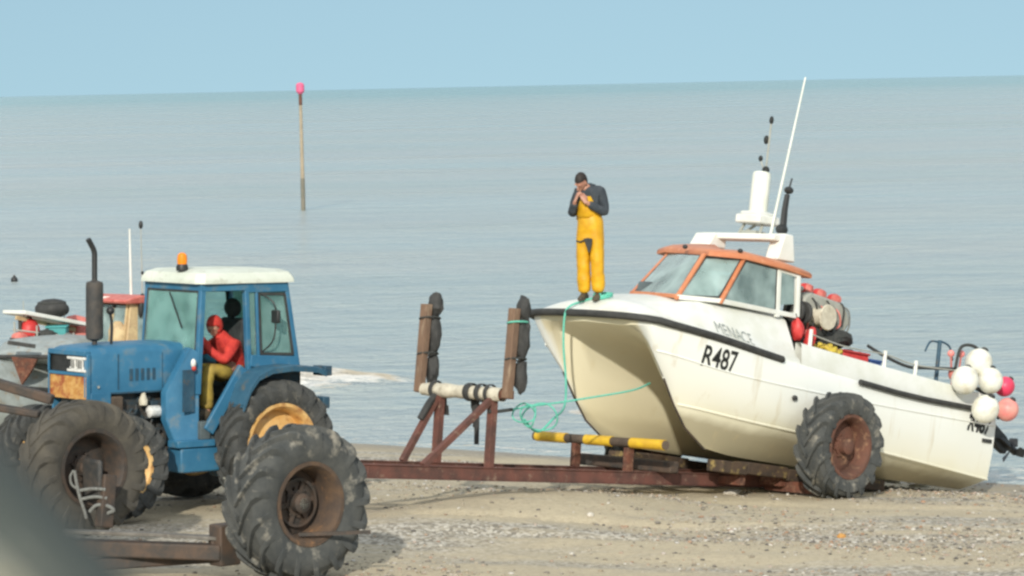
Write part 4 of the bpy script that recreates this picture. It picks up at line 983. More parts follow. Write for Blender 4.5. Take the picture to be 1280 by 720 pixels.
# white roof
edge = [(1.02,-.70),(1.02,.70),(.94,.80),(-.36,.80),(-.44,.70),(-.44,-.70),(-.36,-.80),(.94,-.80)]
rows = [[(x*1,y*1,2.735) for x,y in edge],[(x,y,2.765) for x,y in edge],[(.29+(x-.29)*.985,y*.985,2.80) for x,y in edge],[(.29+(x-.29)*.93,y*.93,2.86) for x,y in edge],[(.29+(x-.29)*.80,y*.80,2.895) for x,y in edge],[(.29+(x-.29)*.3,y*.3,2.91) for x,y in edge]]
mb = MB().grid(rows, closed=True); mb.f += [tuple(reversed(range(8))), tuple(range(40,48))]
mb.build('cab_roof', 'cab_roof_white', tractor, angle=25)
bc = MB().lathe([(.001,2.88),(.07,2.88),(.075,2.92),(.06,2.96),(.001,2.96)], 18, 'z', (.93,.30,0)).build('beacon_base', 'black_plastic', tractor)
MB().lathe([(.001,2.96),(.058,2.96),(.062,3.02),(.055,3.07),(.03,3.095),(.001,3.10)], 18, 'z', (.93,.30,0)).build('beacon_lens', 'amber', bc)
# glass
def tpane(name, pts, d, m='cab_glass'): return MB().prism(pts, d).build(name, m, tractor, smooth=False)
ws = tpane('windscreen', [(1.0,-.66,1.86),(1.0,.66,1.86),(.925,.66,2.65),(.925,-.66,2.65)], (.008,0,0))
MB().bar((.985,-.67,1.93),(.985,.67,1.93),.03,.03).bar((.985,.665,1.9),(.93,.665,2.66),.03,.03).bar((.985,-.665,1.9),(.93,-.665,2.66),.03,.03).bar((.93,-.66,2.645),(.93,.66,2.645),.03,.03).build('seal', 'black_rubber', ws)
MB().bar((1.005,.12,2.62),(1.015,.42,2.2),.012,.02).build('wiper', 'black_plastic', ws)
for sg in (1,-1):
    wn = tpane('side_window', [(.12,sg*.772,1.86),(-.37,sg*.772,1.84),(-.27,sg*.735,2.61),(.13,sg*.74,2.62)], (0,sg*.006,0))
    q = [(.12,sg*.785,1.88),(-.36,sg*.785,1.86),(-.265,sg*.745,2.59),(.13,sg*.75,2.60)]
    mb = MB()
    for i in range(4): mb.bar(q[i], q[(i+1)%4], .03, .03)
    mb.build('seal', 'black_rubber', wn)
    tpane('quarter_window', [(.245,sg*.772,1.86),(.18,sg*.772,1.86),(.19,sg*.742,2.62),(.275,sg*.74,2.62)], (0,sg*.006,0))
rw = tpane('rear_window', [(-.42,-.68,1.86),(-.42,.68,1.86),(-.30,.66,2.62),(-.30,-.66,2.62)], (-.006,0,0))
# far door stays shut with glass, the near doorway is open
tpane('door_window', [(.34,-.75,1.5),(.92,-.74,1.5),(.88,-.73,2.62),(.36,-.735,2.62)], (0,-.006,0))
# near lower body: cowl, doorway frame, step, tank
for sg in (1,-1):
    MB().prism([(1.36,sg*.60,1.45),(1.36,sg*.60,1.12),(1.30,sg*.70,.86),(.98,sg*.74,.86),(.98,sg*.74,1.93),(1.04,sg*.70,1.96),(1.02,sg*.60,1.98)], (0,-sg*.12,0)).build('cowl', 'blue_paint', tractor, bevel=.012)
    MB().bar((.38,sg*.79,1.72),(.90,sg*.80,.98),.06,.15).build('door_strut', 'blue_paint', tractor, bevel=.012)
    MB().span((.80,sg*.60,.80) if sg>0 else (.80,-.82,.80),(1.34,sg*.82 if sg>0 else -.60,.885)).build('cab_sill', 'blue_paint', tractor, bevel=.01)
MB().span((1.06,.735,1.22),(1.22,.752,1.72)).build('cowl_vent', 'dark_blue', tractor)
lp = MB().ball((1.10,.79,1.80),(.035,.03,.055),12,8).build('side_lamp', 'lens_white', tractor)
MB().ball((1.10,.80,1.74),(.03,.028,.03),12,8).build('lamp_reflector', 'lamp_red', lp)
MB().prism([(.98,-.78,.86),(.98,.76,.86),(-.45,.76,.98),(-.45,-.78,.98)], (0,0,.05)).build('cab_floor', 'cab_trim', tractor)
MB().span((.86,.60,.885),(1.0,.80,1.10)).build('battery_cover', 'cab_trim', tractor, bevel=.01)
MB().span((.72,.50,.50),(1.28,.80,.79)).build('toolbox', 'blue_paint', tractor, bevel=.02)
MB().span((.30,.52,.42),(.70,.76,.80)).build('fuel_tank', 'dark_blue', tractor, bevel=.04)
mb = MB().span((.32,.76,.68),(.72,.95,.71)).span((.34,.76,.40),(.70,.96,.425)).span((.33,.93,.40),(.355,.955,.70)).span((.68,.93,.40),(.705,.955,.70)); mb.build('step', 'grey_metal', tractor, bevel=.005)
# fenders
for sg in (1,-1):
    pr = [(.62,1.30),(.52,1.52),(.40,1.66),(.20,1.735),(-.1,1.755),(-.48,1.72),(-.60,1.67)]
    mb = MB(); mb.grid([[(x,sg*.74,z) for x,z in pr],[(x,sg*1.14,z) for x,z in pr],[(x,sg*1.16,z-.015) for x,z in pr],[(x,sg*1.16,z-.075) for x,z in pr],[(x,sg*1.13,z-.075) for x,z in pr],[(x,sg*1.12,z-.03) for x,z in pr],[(x,sg*.74,z-.03) for x,z in pr]])
    fd = mb.build('fender', 'dull_blue', tractor, angle=40)
    MB().span((-.70,sg*1.0-.12,1.60),(-.59,sg*1.0+.13,1.72)).build('tail_lamp', 'dark_blue', fd, bevel=.01)
    MB().prism([(.62,sg*.75,1.30),(.40,sg*.75,1.64),(-.1,sg*.75,1.73),(-.5,sg*.75,1.70),(-.5,sg*.75,.95),(.62,sg*.75,.95)], (0,-sg*.03,0)).build('inner_wing', 'dark_blue', fd)
# mirror
mr = MB().box((.0,.93,2.33),(.05,.14,.16)).build('wing_mirror', 'black_plastic', tractor, bevel=.015)
MB().tube(spline([(.1,.77,2.6),(.03,.92,2.5),(.0,.93,2.33),(.03,.92,2.05),(.10,.79,1.9)],5), .010, 6).build('mirror_arm', 'black_plastic', mr)
# inside the cab
MB().span((-.18,-.26,1.30),(.30,.26,1.50)).build('seat_base', 'seat_black', tractor, bevel=.04)
mb = MB().prism([(.02,-.25,1.5),(.10,-.25,1.5),(.0,-.25,2.28),(-.09,-.25,2.28)], (0,.5,0)); mb.build('seat_back', 'seat_black', tractor, bevel=.04)
MB().ball((-.02,0,2.40),(.07,.16,.12),14,10).build('headrest', 'seat_black', tractor)
MB().span((.0,-.2,1.0),(.25,.2,1.31)).build('seat_pedestal', 'cab_trim', tractor)
MB().prism([(.98,-.55,1.2),(.82,-.3,1.75),(.82,.3,1.75),(.98,.55,1.2),(1.0,.55,1.9),(1.0,-.55,1.9)][:0] or [(.75,-.3,1.3),(.98,-.3,1.3),(.98,-.3,1.92),(.84,-.3,1.92)], (0,.5,0)).build('instrument_console', 'cab_trim', tractor, bevel=.02)
stw = MB().tube([(.70+.06*math.sin(t), -.05+.19*math.cos(t), 2.10+.18*math.sin(t)*.6) for t in [2*PI*k/24 for k in range(25)]], .015, 8).build('steering_wheel', 'black_plastic', tractor)
MB().tube([(.70,-.05,2.10),(.84,-.05,1.88)], .02, 8).tube([(.70,-.22,2.10),(.70,.12,2.10)], .012, 6).build('steering_column', 'black_plastic', stw)
def all_below(o):
    for c in o.children: yield c; yield from all_below(c)
done = set()
for o in list(tractor.children):
    if o.name.split('.')[0] in ('cab_frame','cab_roof','windscreen','side_window','quarter_window','rear_window','door_window','cab_floor'):
        for q_ in [o]+list(all_below(o)):
            if q_.data.name in done: continue
            done.add(q_.data.name)
            for v in q_.data.vertices:
                if v.co.y < .2: v.co.y = .2+(v.co.y-.2)*.72
# rear linkage that takes the trailer's drawbar
mb = MB().bar((-.3,.28,.62),(-.98,.34,.56),.05,.08).bar((-.3,-.28,.62),(-.98,-.34,.56),.05,.08).bar((-.95,-.4,.56),(-.95,.4,.56),.07,.07).bar((-.3,0,.5),(-1.0,0,.5),.12,.05)
mb.build('rear_linkage', 'dark_steel', tractor, bevel=.008)
MB().prism([(-.62,.86,1.20),(-.62,1.06,1.20),(-.62,1.06,1.34),(-.62,.86,1.34)], (-.10,0,0)).build('hydraulic_box', 'dark_blue', tractor, bevel=.01)

# ------------------------------------------------------------------ people
def hand_mb(wrist, d, nrm, side, curl=.6, s=1.0):
    """palm and five bent fingers; d points along the hand, nrm out of the palm"""
    wrist = Vector(wrist); d = Vector(d).normalized(); nrm = Vector(nrm); nrm = (nrm-d*nrm.dot(d)).normalized(); acr = d.cross(nrm)*side
    mb = MB()
    rows = []
    for t, wd, th in ((-.02,.026,.022),(.02,.034,.017),(.06,.041,.015),(.085,.040,.013)):
        c = wrist+d*t*s; rows.append([c+acr*wd*s*math.cos(q)+nrm*th*s*math.sin(q) for q in [2*PI*k/10 for k in range(10)]])
    mb.grid(rows, closed=True); n = len(mb.v); mb.f += [tuple(range(n-10,n)), tuple(reversed(range(n-40,n-30)))]
    for i, (o_, L) in enumerate(((-.030,.062),(-.010,.074),(.011,.069),(.030,.052))):
        p = wrist+(d*.08+acr*o_)*s; pts = [p]; ang = 0
        for seg in (.45,.32,.23):
            ang += curl; dd = d*math.cos(ang)+nrm*math.sin(ang); p = p+dd*L*seg*s; pts.append(p)
        mb.tube(pts, [.0092*s,.0088*s,.008*s,.006*s], 8)
    p = wrist+(d*.025-acr*.030)*s; mb.tube([p, p+(d*.025-acr*.018+nrm*.012)*s, p+(d*.05-acr*.015+nrm*.028)*s, p+(d*.065-acr*.006+nrm*.036)*s], [.012*s,.011*s,.0095*s,.007*s], 8)
    return mb
def head_mb(c, face, upv, s=1.0):
    """face direction and up vector; a skull with brow, nose, lips, chin and ears"""
    c = Vector(c); f = Vector(face).normalized(); u = Vector(upv); u = (u-f*u.dot(f)).normalized(); l = u.cross(f)
    def W(p): return c+(f*p.x+l*p.y+u*p.z)*s
    mb = MB(); vs = MB(); 
    def shp(d):
        z = d.z; k = 1.0
        if z < -.1: k = 1-.32*min(1,(-z-.1)/.9)         # narrows to the jaw
        x = d.x*(1.0 if d.x > 0 else 1.06); y = d.y*k
        if d.x > .5 and -.35 < z < .05 and abs(d.y) > .18: x -= .07   # eye sockets / cheeks
        if d.x > .6 and -.95 < z < -.6: x += .10                      # chin
        return Vector((x, y, z))
    vs.ball((0,0,0), (.096,.077,.118), 24, 18, shp)
    mb.add([W(Vector(v)) for v in vs.v], vs.f)
    no = MB().tube([(.088,0,.01),(.104,0,-.018),(.116,0,-.038),(.098,0,-.046)], [.010,.012,.015,.010], 8)
    li = MB().ball((.088,0,-.068),(.012,.024,.007),10,6).ball((.086,0,-.080),(.012,.020,.007),10,6)
    ea = MB().ball((-.005,.078,-.012),(.018,.010,.032),10,8).ball((-.005,-.078,-.012),(.018,.010,.032),10,8)
    br = MB().ball((.088,.032,.022),(.012,.024,.008),8,6).ball((.088,-.032,.022),(.012,.024,.008),8,6)
    for q in (no, li, ea, br): mb.add([W(Vector(v)) for v in q.v], q.f)
    return mb, W
def hair_mb(W, cut=.15):
    vs = MB().ball((-.006,0,.012), (.104,.084,.120), 24, 18)
    keep = lambda v: (v[2] > .045) or (v[0] < .015 and v[2] > -.07)
    fs = [f for f in vs.f if all(keep(vs.v[i]) for i in f)]
    out = MB().add([W(Vector(v)*(1+.02*math.sin(v[1]*90)*math.cos(v[0]*70))) for v in vs.v], fs)
    return out
# the man on the foredeck: local x = picture right, local -y = the way he faces
foot = on_boat((6.24,-.10,deck_z(6.24,-.10)))
man_m = Matrix.Translation(foot+Vector((.0,.0,.0))) @ Matrix.Rotation(R(-20),4,'Z') @ Matrix.Diagonal((.9,.95,1,1))
man = empty('person', man_m)
tag(man, 'person in yellow bib oilskins and dark jacket standing on the bow, hands raised to mouth', 'person')
Hc = Vector((-.075,-.10,1.475)); fdir = Vector((-.28,-.80,-.62)); updir = Vector((-.05,-.6,.8))
hd, Wm = head_mb(Hc, fdir, updir, .98)
wr1, wr2 = (.035,-.245,1.235), (-.115,-.235,1.255)
core = skin_mesh('body', [[(0,.02,.90,.13,.11),(0,.02,1.1,.13,.10),(-.01,.0,1.30,.14,.09),(-.035,-.035,1.385,.055),(-.06,-.07,1.43,.05)],
   [0,(.10,.01,.82,.08),(.105,-.015,.46,.06),(.105,.02,.08,.045)],[0,(-.10,.01,.82,.08),(-.105,-.015,.46,.06),(-.105,.02,.08,.045)],
   [2,(.17,.02,1.33,.055),(.235,-.01,1.09,.042),(.13,-.14,1.16,.036),(*wr1,.028)],[2,(-.17,.0,1.32,.055),(-.235,-.03,1.08,.042),(-.18,-.15,1.16,.036),(*wr2,.028)]])
h1 = hand_mb(wr1, (-.42,.0,.75), (-.5,.6,-.1), 1, .55); h2 = hand_mb(wr2, (.35,.05,.8), (.6,.5,-.1), -1, .6)
body = link('body', join_mesh('body', [core, hd, h1, h2]), 'skin', man, True, 0, 60)
hair_mb(Wm).build('hair', 'hair', man)
tr_ = skin_mesh('trousers', [[(0,.01,.88,.185,.155),(0,.01,1.02,.185,.15),(-.005,.0,1.10,.175,.14)],
   [0,(.095,.005,.78,.115,.12),(.102,-.012,.46,.092,.10),(.100,.01,.22,.092,.10),(.105,.015,.075,.098,.105)],[0,(-.095,.005,.78,.115,.12),(-.102,-.012,.46,.092,.10),(-.100,.01,.22,.092,.10),(-.105,.015,.075,.098,.105)]])
for v in tr_.vertices: v.co += Vector((0,0,0)) + v.normal*(.012*noise.noise(v.co*9)+.008*noise.noise(v.co*22))
link('bib_trousers', tr_, 'yellow_oilskin', man, True, 0, 80)
# bib panel and shoulder straps over the jacket
rows = []
for z, hw, yy in ((1.0,.175,-.115),(1.08,.165,-.150),(1.16,.14,-.170),(1.24,.11,-.172),(1.30,.085,-.155)):
    rows.append([(-.01+hw*t, yy+.10*t*t+.006*noise.noise((t*3,z*9,1)), z) for t in (-1,-.75,-.5,-.25,0,.25,.5,.75,1)])
mb = MB().grid(rows); bib = mb.build('bib', 'yellow_oilskin', man, angle=80); so_ = bib.modifiers.new('thick','SOLIDIFY'); so_.thickness = .012
jk = skin_mesh('jacket', [[(0,.035,.98,.185,.135),(0,.045,1.12,.19,.14),(-.005,.04,1.27,.19,.135),(-.02,.0,1.375,.105,.09),(-.045,-.035,1.415,.068)],
   [2,(.165,.025,1.335,.092),(.205,.01,1.22,.080),(.238,-.02,1.085,.072),(.15,-.13,1.15,.058),(.06,-.22,1.215,.046)],[2,(-.165,.005,1.325,.092),(-.205,-.01,1.2,.080),(-.236,-.035,1.075,.072),(-.19,-.14,1.145,.058),(-.13,-.215,1.22,.046)]])
for v in jk.vertices: v.co += v.normal*(.014*noise.noise(v.co*10)+.008*noise.noise(v.co*24))
link('jacket', jk, 'jacket_cloth', man, True, 0, 80)
for sg in (1,-1):
    rows = []
    for y, hw, h in ((.10,.03,.05),(.085,.045,.09),(.03,.05,.12),(-.05,.048,.085),(-.12,.045,.065),(-.165,.035,.05),(-.185,.012,.03)):
        rows.append([(sg*.105+hw*math.cos(q), y, max(.0,h*.5+h*.55*math.sin(q))) for q in [2*PI*k/12 for k in range(12)]])
    mb = MB().grid(rows, closed=True); n = len(mb.v); mb.f += [tuple(range(n-12,n)), tuple(reversed(range(12)))]
    mb.build('boot', 'boot', man)
MB().prism([(-.045,-.128,.775),(.02,-.135,.785),(.085,-.128,.775),(.075,-.13,.70),(.045,-.135,.60),(.02,-.13,.61),(-.01,-.13,.70)], (0,-.022,0)).build('belt_pouch', 'black_rubber', man, bevel=.008)
MB().tube(spline([(-.17,-.07,.745),(-.10,-.12,.735),(-.04,-.135,.755)],4), .010, 6).build('belt', 'black_rubber', man)

# the driver in the tractor cab, in the tractor's own axes (x ahead, y towards the open door)
drv = empty('person', tc_m)
tag(drv, 'person in red hooded jacket and yellow trousers seated inside the blue tractor cab', 'person')
hdc = Vector((.50,.36,2.20)); hd, Wd = head_mb(hdc, (.75,.42,-.5), (.3,.2,.9), .98)
w1, w2 = (.68,.22,2.12), (.66,-.20,2.10)
core = skin_mesh('body', [[(.16,.32,1.62,.13,.11),(.22,.33,1.82,.12,.10),(.34,.34,2.0,.13,.09),(.42,.35,2.09,.055),(.46,.355,2.14,.05)],
   [0,(.30,.42,1.64,.085),(.68,.46,1.70,.065),(.70,.48,1.40,.05),(.69,.49,1.16,.045),(.80,.49,1.10,.04)],[0,(.30,.22,1.64,.085),(.68,.20,1.68,.065),(.74,.20,1.40,.05),(.72,.2,1.16,.045),(.83,.2,1.10,.04)],
   [2,(.34,.52,1.99,.055),(.48,.56,1.80,.042),(.62,.44,1.92,.036),(*w1,.028)],[2,(.34,.16,1.99,.055),(.50,.06,1.88,.042),(*w2,.028)]])
link('body', join_mesh('body', [core, hd, hand_mb(w1,(.3,-.2,.3),(.6,-.1,-.6),1,.8), hand_mb(w2,(.4,.1,.1),(.4,0,-.8),-1,.8)]), 'skin', drv, True, 0, 60)
jk = skin_mesh('jacket', [[(.13,.32,1.58,.175,.16),(.23,.33,1.84,.17,.145),(.33,.34,2.0,.165,.125),(.42,.35,2.09,.09),(.455,.355,2.13,.075)],
   [2,(.35,.51,1.99,.092),(.42,.56,1.88,.08),(.49,.565,1.79,.072),(.60,.46,1.90,.058),(.665,.27,2.08,.045)],[2,(.35,.17,1.99,.09),(.49,.07,1.88,.07),(.63,-.15,2.06,.046)]])
for v in jk.vertices: v.co += v.normal*(.015*noise.noise(v.co*9)+.008*noise.noise(v.co*22))
jko = link('jacket', jk, 'red_cloth', drv, True, 0, 80)
vsb = MB().ball((-.012,0,.012), (.118,.100,.135), 22, 16)
fs = [f for f in vsb.f if not all(vsb.v[i][0] > .035 and vsb.v[i][2] < .075 for i in f)]
hood = MB().add([Wd(Vector(v)) for v in vsb.v], fs).build('hood', 'red_cloth', jko, angle=80); h_ = hood.modifiers.new('thick','SOLIDIFY'); h_.thickness = .012
tr_ = skin_mesh('trousers', [[(.15,.32,1.60,.165,.15),(.19,.32,1.70,.16,.14)],
   [0,(.32,.43,1.63,.115),(.68,.47,1.70,.095),(.705,.485,1.42,.085),(.695,.49,1.20,.088)],[0,(.32,.21,1.63,.115),(.68,.19,1.68,.095),(.74,.2,1.42,.085),(.73,.2,1.20,.088)]])
for v in tr_.vertices: v.co += v.normal*(.014*noise.noise(v.co*10)+.008*noise.noise(v.co*24))
link('trousers', tr_, 'yellow_drab', drv, True, 0, 80)
for y in (.49,.2):
    rows = []
    for x, hw, h in ((.62,.03,.06),(.66,.045,.12),(.74,.05,.13),(.82,.045,.085),(.90,.035,.06),(.92,.01,.04)):
        rows.append([(x, y+hw*math.cos(q), 1.05+max(0,h*.75+h*.8*math.sin(q))) for q in [2*PI*k/12 for k in range(12)]])
    mb = MB().grid(rows, closed=True); n = len(mb.v); mb.f += [tuple(range(n-12,n)), tuple(reversed(range(12)))]
    mb.build('boot', 'boot', drv)
MB().span((.55,-.35,.92),(.97,.6,1.02)).build('footplate', 'cab_trim', tractor, bevel=.01)

# ------------------------------------------------------------------ empty trailer in the foreground
pw = at(372,724,31.93)
fg_m = frame(R(223), R(1.0), (pw.x,pw.y,pw.z))
fgt = empty('boat_trailer', fg_m)
tag(fgt, 'empty dark trailer in the foreground with a big deep-rimmed tyre at its near end', 'trailer')
make_wheel(fgt, (0,-.0,.775), .79, .50, .40, 'rim_dark', 'tyre_dusty', 'dark_steel', -.10, False, 17, .12, True)
lw = fg_m.inverted() @ at(104,584,34.3)
lw_z = ground(*(fg_m @ lw).xy)
make_wheel(fgt, lw, .73, .46, .40, 'dark_steel', 'tyre_worn', 'dark_steel', -.12, False, 17, .5, False, .022)
MB().lathe([(.001,.02),(.055,.02),(.07,-.02),(.07,-.09),(.001,-.09)], 18, 'y', (0,.10,.775)).build('hub_cap', 'grey_metal', fgt)
MB().bar((0,-.25,.775),(.06,-.60,.70),.16,.16).build('stub_axle', 'dark_steel', fgt, bevel=.01)
MB().bar((lw.x,lw.y+.2,lw.z),(lw.x,lw.y-.5,lw.z),.16,.16).bar((lw.x,lw.y+.45,lw.z-.05),(lw.x+.1,lw.y+.5,.30),.12,.16).build('far_axle', 'dark_steel', fgt, bevel=.01)
MB().prism([(.36,-.45,.14),(.62,-.45,.14),(.62,-.45,.56),(.36,-.45,.56)], (0,-.20,0)).build('axle_bracket', 'dark_steel', fgt, bevel=.02)
mb = MB().bar((.55,-.5,.28),(1.55,-2.0,.30),.20,.16); mb.build('cross_beam', 'dark_steel', fgt, bevel=.02)
mb = MB().bar((.15,-.45,.40),(.62,-.62,.33),.12,.14).bar((.1,-.55,.22),(1.5,-1.75,.12),.16,.12); mb.build('side_beam', 'dark_steel', fgt, bevel=.02)
MB().prism([(.5,-.62,.40),(.9,-1.15,.43),(1.5,-1.9,.45),(1.6,-1.8,.45),(1.0,-1.05,.43),(.62,-.52,.40)], (0,0,.035)).build('deck_plate', 'worn_plate', fgt, bevel=.006)
MB().bar((.08,.12,.47),(-.50,.55,.48),.03,.035).build('axle_spike', 'dark_steel', fgt)
q = lambda px, py, d=33.85: fg_m.inverted() @ at(px,py,d)
MB().bar(q(-60,462,34.9), q(66,500,34.5), .10, .11).build('side_rail', 'dark_steel', fgt, bevel=.02)
MB().bar(q(-60,500,34.7), q(50,518,34.5), .12, .08).build('side_rail', 'dark_steel', fgt, bevel=.02)
q = lambda px, py, d=33.85: fg_m.inverted() @ at(px,py,d)
MB().tube(spline([q(93,588),q(96,605),q(100,622),q(106,640),q(108,648)],5), .018, 8).tube(spline([q(112,640),q(120,632),q(133,632),q(142,638),q(130,643)],5), .02, 8).tube(spline([q(100,613),q(115,611),q(132,612)],4), .018, 8).tube(spline([q(102,624),q(118,621),q(134,623)],4), .018, 8).tube(spline([q(92,588),q(88,596),q(90,606),q(98,612)],5), .014, 8).build('rope_ladder', 'pale_rope', fgt)
MB().box(q(116,600,34.0), (.06,.32,.45)).build('hub_box', 'muffler', fgt, bevel=.03)

# ------------------------------------------------------------------ boats further along the beach
def beached(name, label, px, Y, yaw, s, lift=0):
    p = at(px, 400, Y); z = ground(p.x, p.y)+lift
    m = frame(R(yaw), R(2), (p.x,p.y,z)) @ Matrix.Scale(s,4)
    o = empty(name, m); tag(o, label, 'boat', 'boats beached behind the tractor')
    h = bpy.data.objects.new('hull', dull_hull); COL.objects.link(h); h.parent = o
    d = bpy.data.objects.new('foredeck', dull_deck); COL.objects.link(d); d.parent = o
    MB().tube(out, .046, 8).build('rubbing_strake', 'black_rubber', o)
    bw = bpy.data.objects.new('bulwark', dull_bul); COL.objects.link(bw); bw.parent = o
    return o, m
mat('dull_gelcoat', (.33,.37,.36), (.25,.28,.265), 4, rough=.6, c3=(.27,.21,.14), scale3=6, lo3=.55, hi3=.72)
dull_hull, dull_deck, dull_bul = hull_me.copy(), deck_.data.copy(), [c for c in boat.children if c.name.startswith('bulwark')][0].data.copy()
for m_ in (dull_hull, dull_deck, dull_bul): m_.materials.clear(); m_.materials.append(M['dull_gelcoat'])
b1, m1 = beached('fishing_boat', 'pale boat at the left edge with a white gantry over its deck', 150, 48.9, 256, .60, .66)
m1i = m1.inverted(); l1 = lambda px, py, Y: m1i @ at(px, py, Y)
# gantry over its deck
mb = MB().bar(l1(17,390,47.6), l1(96,405,48.4), .95, .10); ga = mb.build('gantry_top', 'white_paint', b1, bevel=.02)
MB().bar(l1(20,397,47.5), l1(94,412,48.3), .06, .10).build('gantry_edge', 'beige_paint', ga)
for px, py, Y in ((25,399,47.6),(60,404,47.9),(82,408,48.2)):
    p = at(px,py,Y); MB().tube([m1i@p, m1i@(p-Vector((0,0,.75)))], .05, 10).build('gantry_post', 'dark_steel', b1)
MB().bar(l1(10,428,44.85), l1(44,433,44.85), .12, .09).build('fender_bar', 'black_rubber', b1)
MB().prism([l1(14,446,44.97),l1(46,449,44.97),l1(40,462,44.99),l1(27,481,45.0)], (-.10,0,0)).build('bow_panel', 'rust', b1)
for px, py in ((18,402),(46,407),(92,416)):
    p = at(px,py,47.3); MB().tube([m1i@p, m1i@(p-Vector((0,0,.55)))], .025, 8).build('rail_post', 'grey_metal', b1)
MB().tube([l1(16,412,47.3),l1(96,422,47.6)], .022, 8).build('side_rail', 'grey_metal', b1)
MB().tube([l1(30,398,47.6),l1(29,376,47.6)], .012, 6).build('aerial', 'grey_metal', b1)
MB().tube([l1(80,404,47.9),l1(81,380,47.9)], .012, 6).build('aerial', 'dark_steel', b1)
MB().span((3.2,-.9,1.5),(5.2,.9,1.62)).build('deck_hatch', 'grey_metal', b1, bevel=.03)
def ball_thing(px, py, Y, r, m, name, label, cat, group=None, squash=1):
    o = MB().ball((0,0,0), (r,r,r*squash), 18, 12, lambda d: d*(1+.06*noise.noise(d*2.5))).build(name, m); o.location = at(px,py,Y)
    MB().lathe([(.001,r*squash),(r*.3,r*squash*.98),(r*.22,r*squash*1.15),(.001,r*squash*1.18)], 12, 'z').build('eyelet', 'black_rubber', o)
    return tag(o, label, cat, group)
ball_thing(37,414,47.7,.155,'red_plastic','buoy','red buoy under the white gantry of the boat at the left edge','buoy',None,1.25)
ball_thing(49,427,47.6,.115,'buoy_white','buoy','small white buoy beside the red one under the white gantry','buoy')
o = MB().ball((0,0,0), (.26,.22,.15), 20, 12, lambda d: d*(1+.10*noise.noise(d*3))).build('net_bundle', 'black_rubber'); o.location = at(65,386,48.0); tag(o, 'dark net bundle lying on top of the white gantry', 'net')
MB().tube([(.2*math.cos(t),.17*math.sin(t),.09) for t in [2*PI*k/16 for k in range(17)]], .02, 6).build('binding', 'dark_rope', o)
o = MB().box((0,0,0), (.30,.32,.30)).build('fish_box', 'teal_plastic', None, bevel=.02); o.location = at(72,421,47.9); tag(o, 'teal box standing under the white gantry', 'crate')
MB().box((0,0,.16),(.33,.35,.03)).build('lid', 'teal_plastic', o, bevel=.008)
mb = MB().grid([[( .27*math.cos(q)*k, .25*math.sin(q)*k, z+.03*noise.noise((q*2,k*3,5))) for q in [2*PI*j/18 for j in range(18)]] for k, z in ((1.02,-.12),(1.0,.0),(.86,.12),(.5,.2),(.02,.23))], closed=True)
o = mb.build('cargo_cover', 'faded_red', None); o.location = at(95,413,48.6); tag(o, 'pinkish cover over gear at the right end of the white gantry', 'cover')
MB().lathe([(.275,-.13),(.285,-.13),(.285,-.38),(.001,-.38)], 18, 'z').build('tub', 'brown_beam', o)
for px, py, Y, r_, m_, nm, lab, ct in ((58,424,47.5,.15,'dark_rope','net_bundle','dark heap of net on deck between the posts of the white gantry','net'),(24,424,47.3,.11,'faded_red','pot_float','faded orange float by the left post of the white gantry','float'),(85,428,47.8,.14,'pale_rope','rope_pile','pale rope heap on deck under the right end of the white gantry','rope')):
    o = MB().ball((0,0,0), (r_*1.2,r_,r_), 16, 12, lambda d: d*(1+.2*noise.noise(d*2.8+Vector((px,0,0))))).build(nm, m_); o.location = at(px,py,Y); tag(o, lab, ct)
    MB().tube([(r_*1.15*math.cos(t),r_*.98*math.sin(t),.01) for t in [2*PI*k/14 for k in range(15)]], .018, 6).build('binding', 'dark_steel', o)
# its trailer
t1m = frame(R(256), R(2)); pz = m1.translation; t1m.translation = Vector((pz.x,pz.y,ground(pz.x,pz.y)+.1)); t1 = empty('boat_trailer', t1m)
tag(t1, 'brown timbered trailer under the pale boat at the left edge', 'trailer')
for y in (.6,-.6): MB().span((-.5,y-.08,.50),(4.6,y+.08,.66)).build('rail', 'brown_beam', t1, bevel=.02)
for x in (.4,2.4,3.9): MB().span((x-.1,-1.3,.36),(x+.1,1.3,.50)).build('cross_member', 'brown_beam', t1, bevel=.02)
for sg in (1,-1): make_wheel(t1, (1.6,sg*1.45,.46), .56, .30, .28, 'rust_rim', 'tyre_worn', 'rust_rim', .05, sg < 0, 15, .1)
# second boat: only its wheelhouse and aerials show over the tractor's bonnet
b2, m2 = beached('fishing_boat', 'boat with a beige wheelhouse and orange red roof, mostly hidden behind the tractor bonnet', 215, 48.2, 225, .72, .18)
m2i = m2.inverted(); l2 = lambda px, py, Y: m2i @ at(px, py, Y)
c = l2(163,437,46.4); zt = l2(163,378,46.4).z; zb = c.z-.5
mb = MB(); cx, cy = c.x, c.y
mb.prism([(cx-.55,cy-.55,zb),(cx+.60,cy-.55,zb),(cx+.42,cy-.55,zt),(cx-.5,cy-.55,zt)], (0,.05,0)).prism([(cx-.55,cy+.5,zb),(cx+.60,cy+.5,zb),(cx+.42,cy+.5,zt),(cx-.5,cy+.5,zt)], (0,.05,0))
mb.prism([(cx+.60,cy-.50,zb),(cx+.60,cy+.50,zb),(cx+.56,cy+.50,zb+.35),(cx+.56,cy-.50,zb+.35)], (-.05,0,0)); mb.span((cx-.55,cy-.50,zb),(cx-.50,cy+.5,zt))
wh_ = mb.build('wheelhouse_side', 'beige_paint', b2, bevel=.01)
for a_ in (-.47,.0,.45): MB().bar((cx+.57,cy+a_,zb+.3),(cx+.41,cy+a_,zt),.06,.05).build('window_pillar', 'beige_paint', b2)
MB().prism([(cx+.555,cy-.46,zb+.36),(cx+.555,cy+.46,zb+.36),(cx+.42,cy+.46,zt-.04),(cx+.42,cy-.46,zt-.04)], (-.01,0,0)).build('windscreen', 'boat_glass', b2, smooth=False)
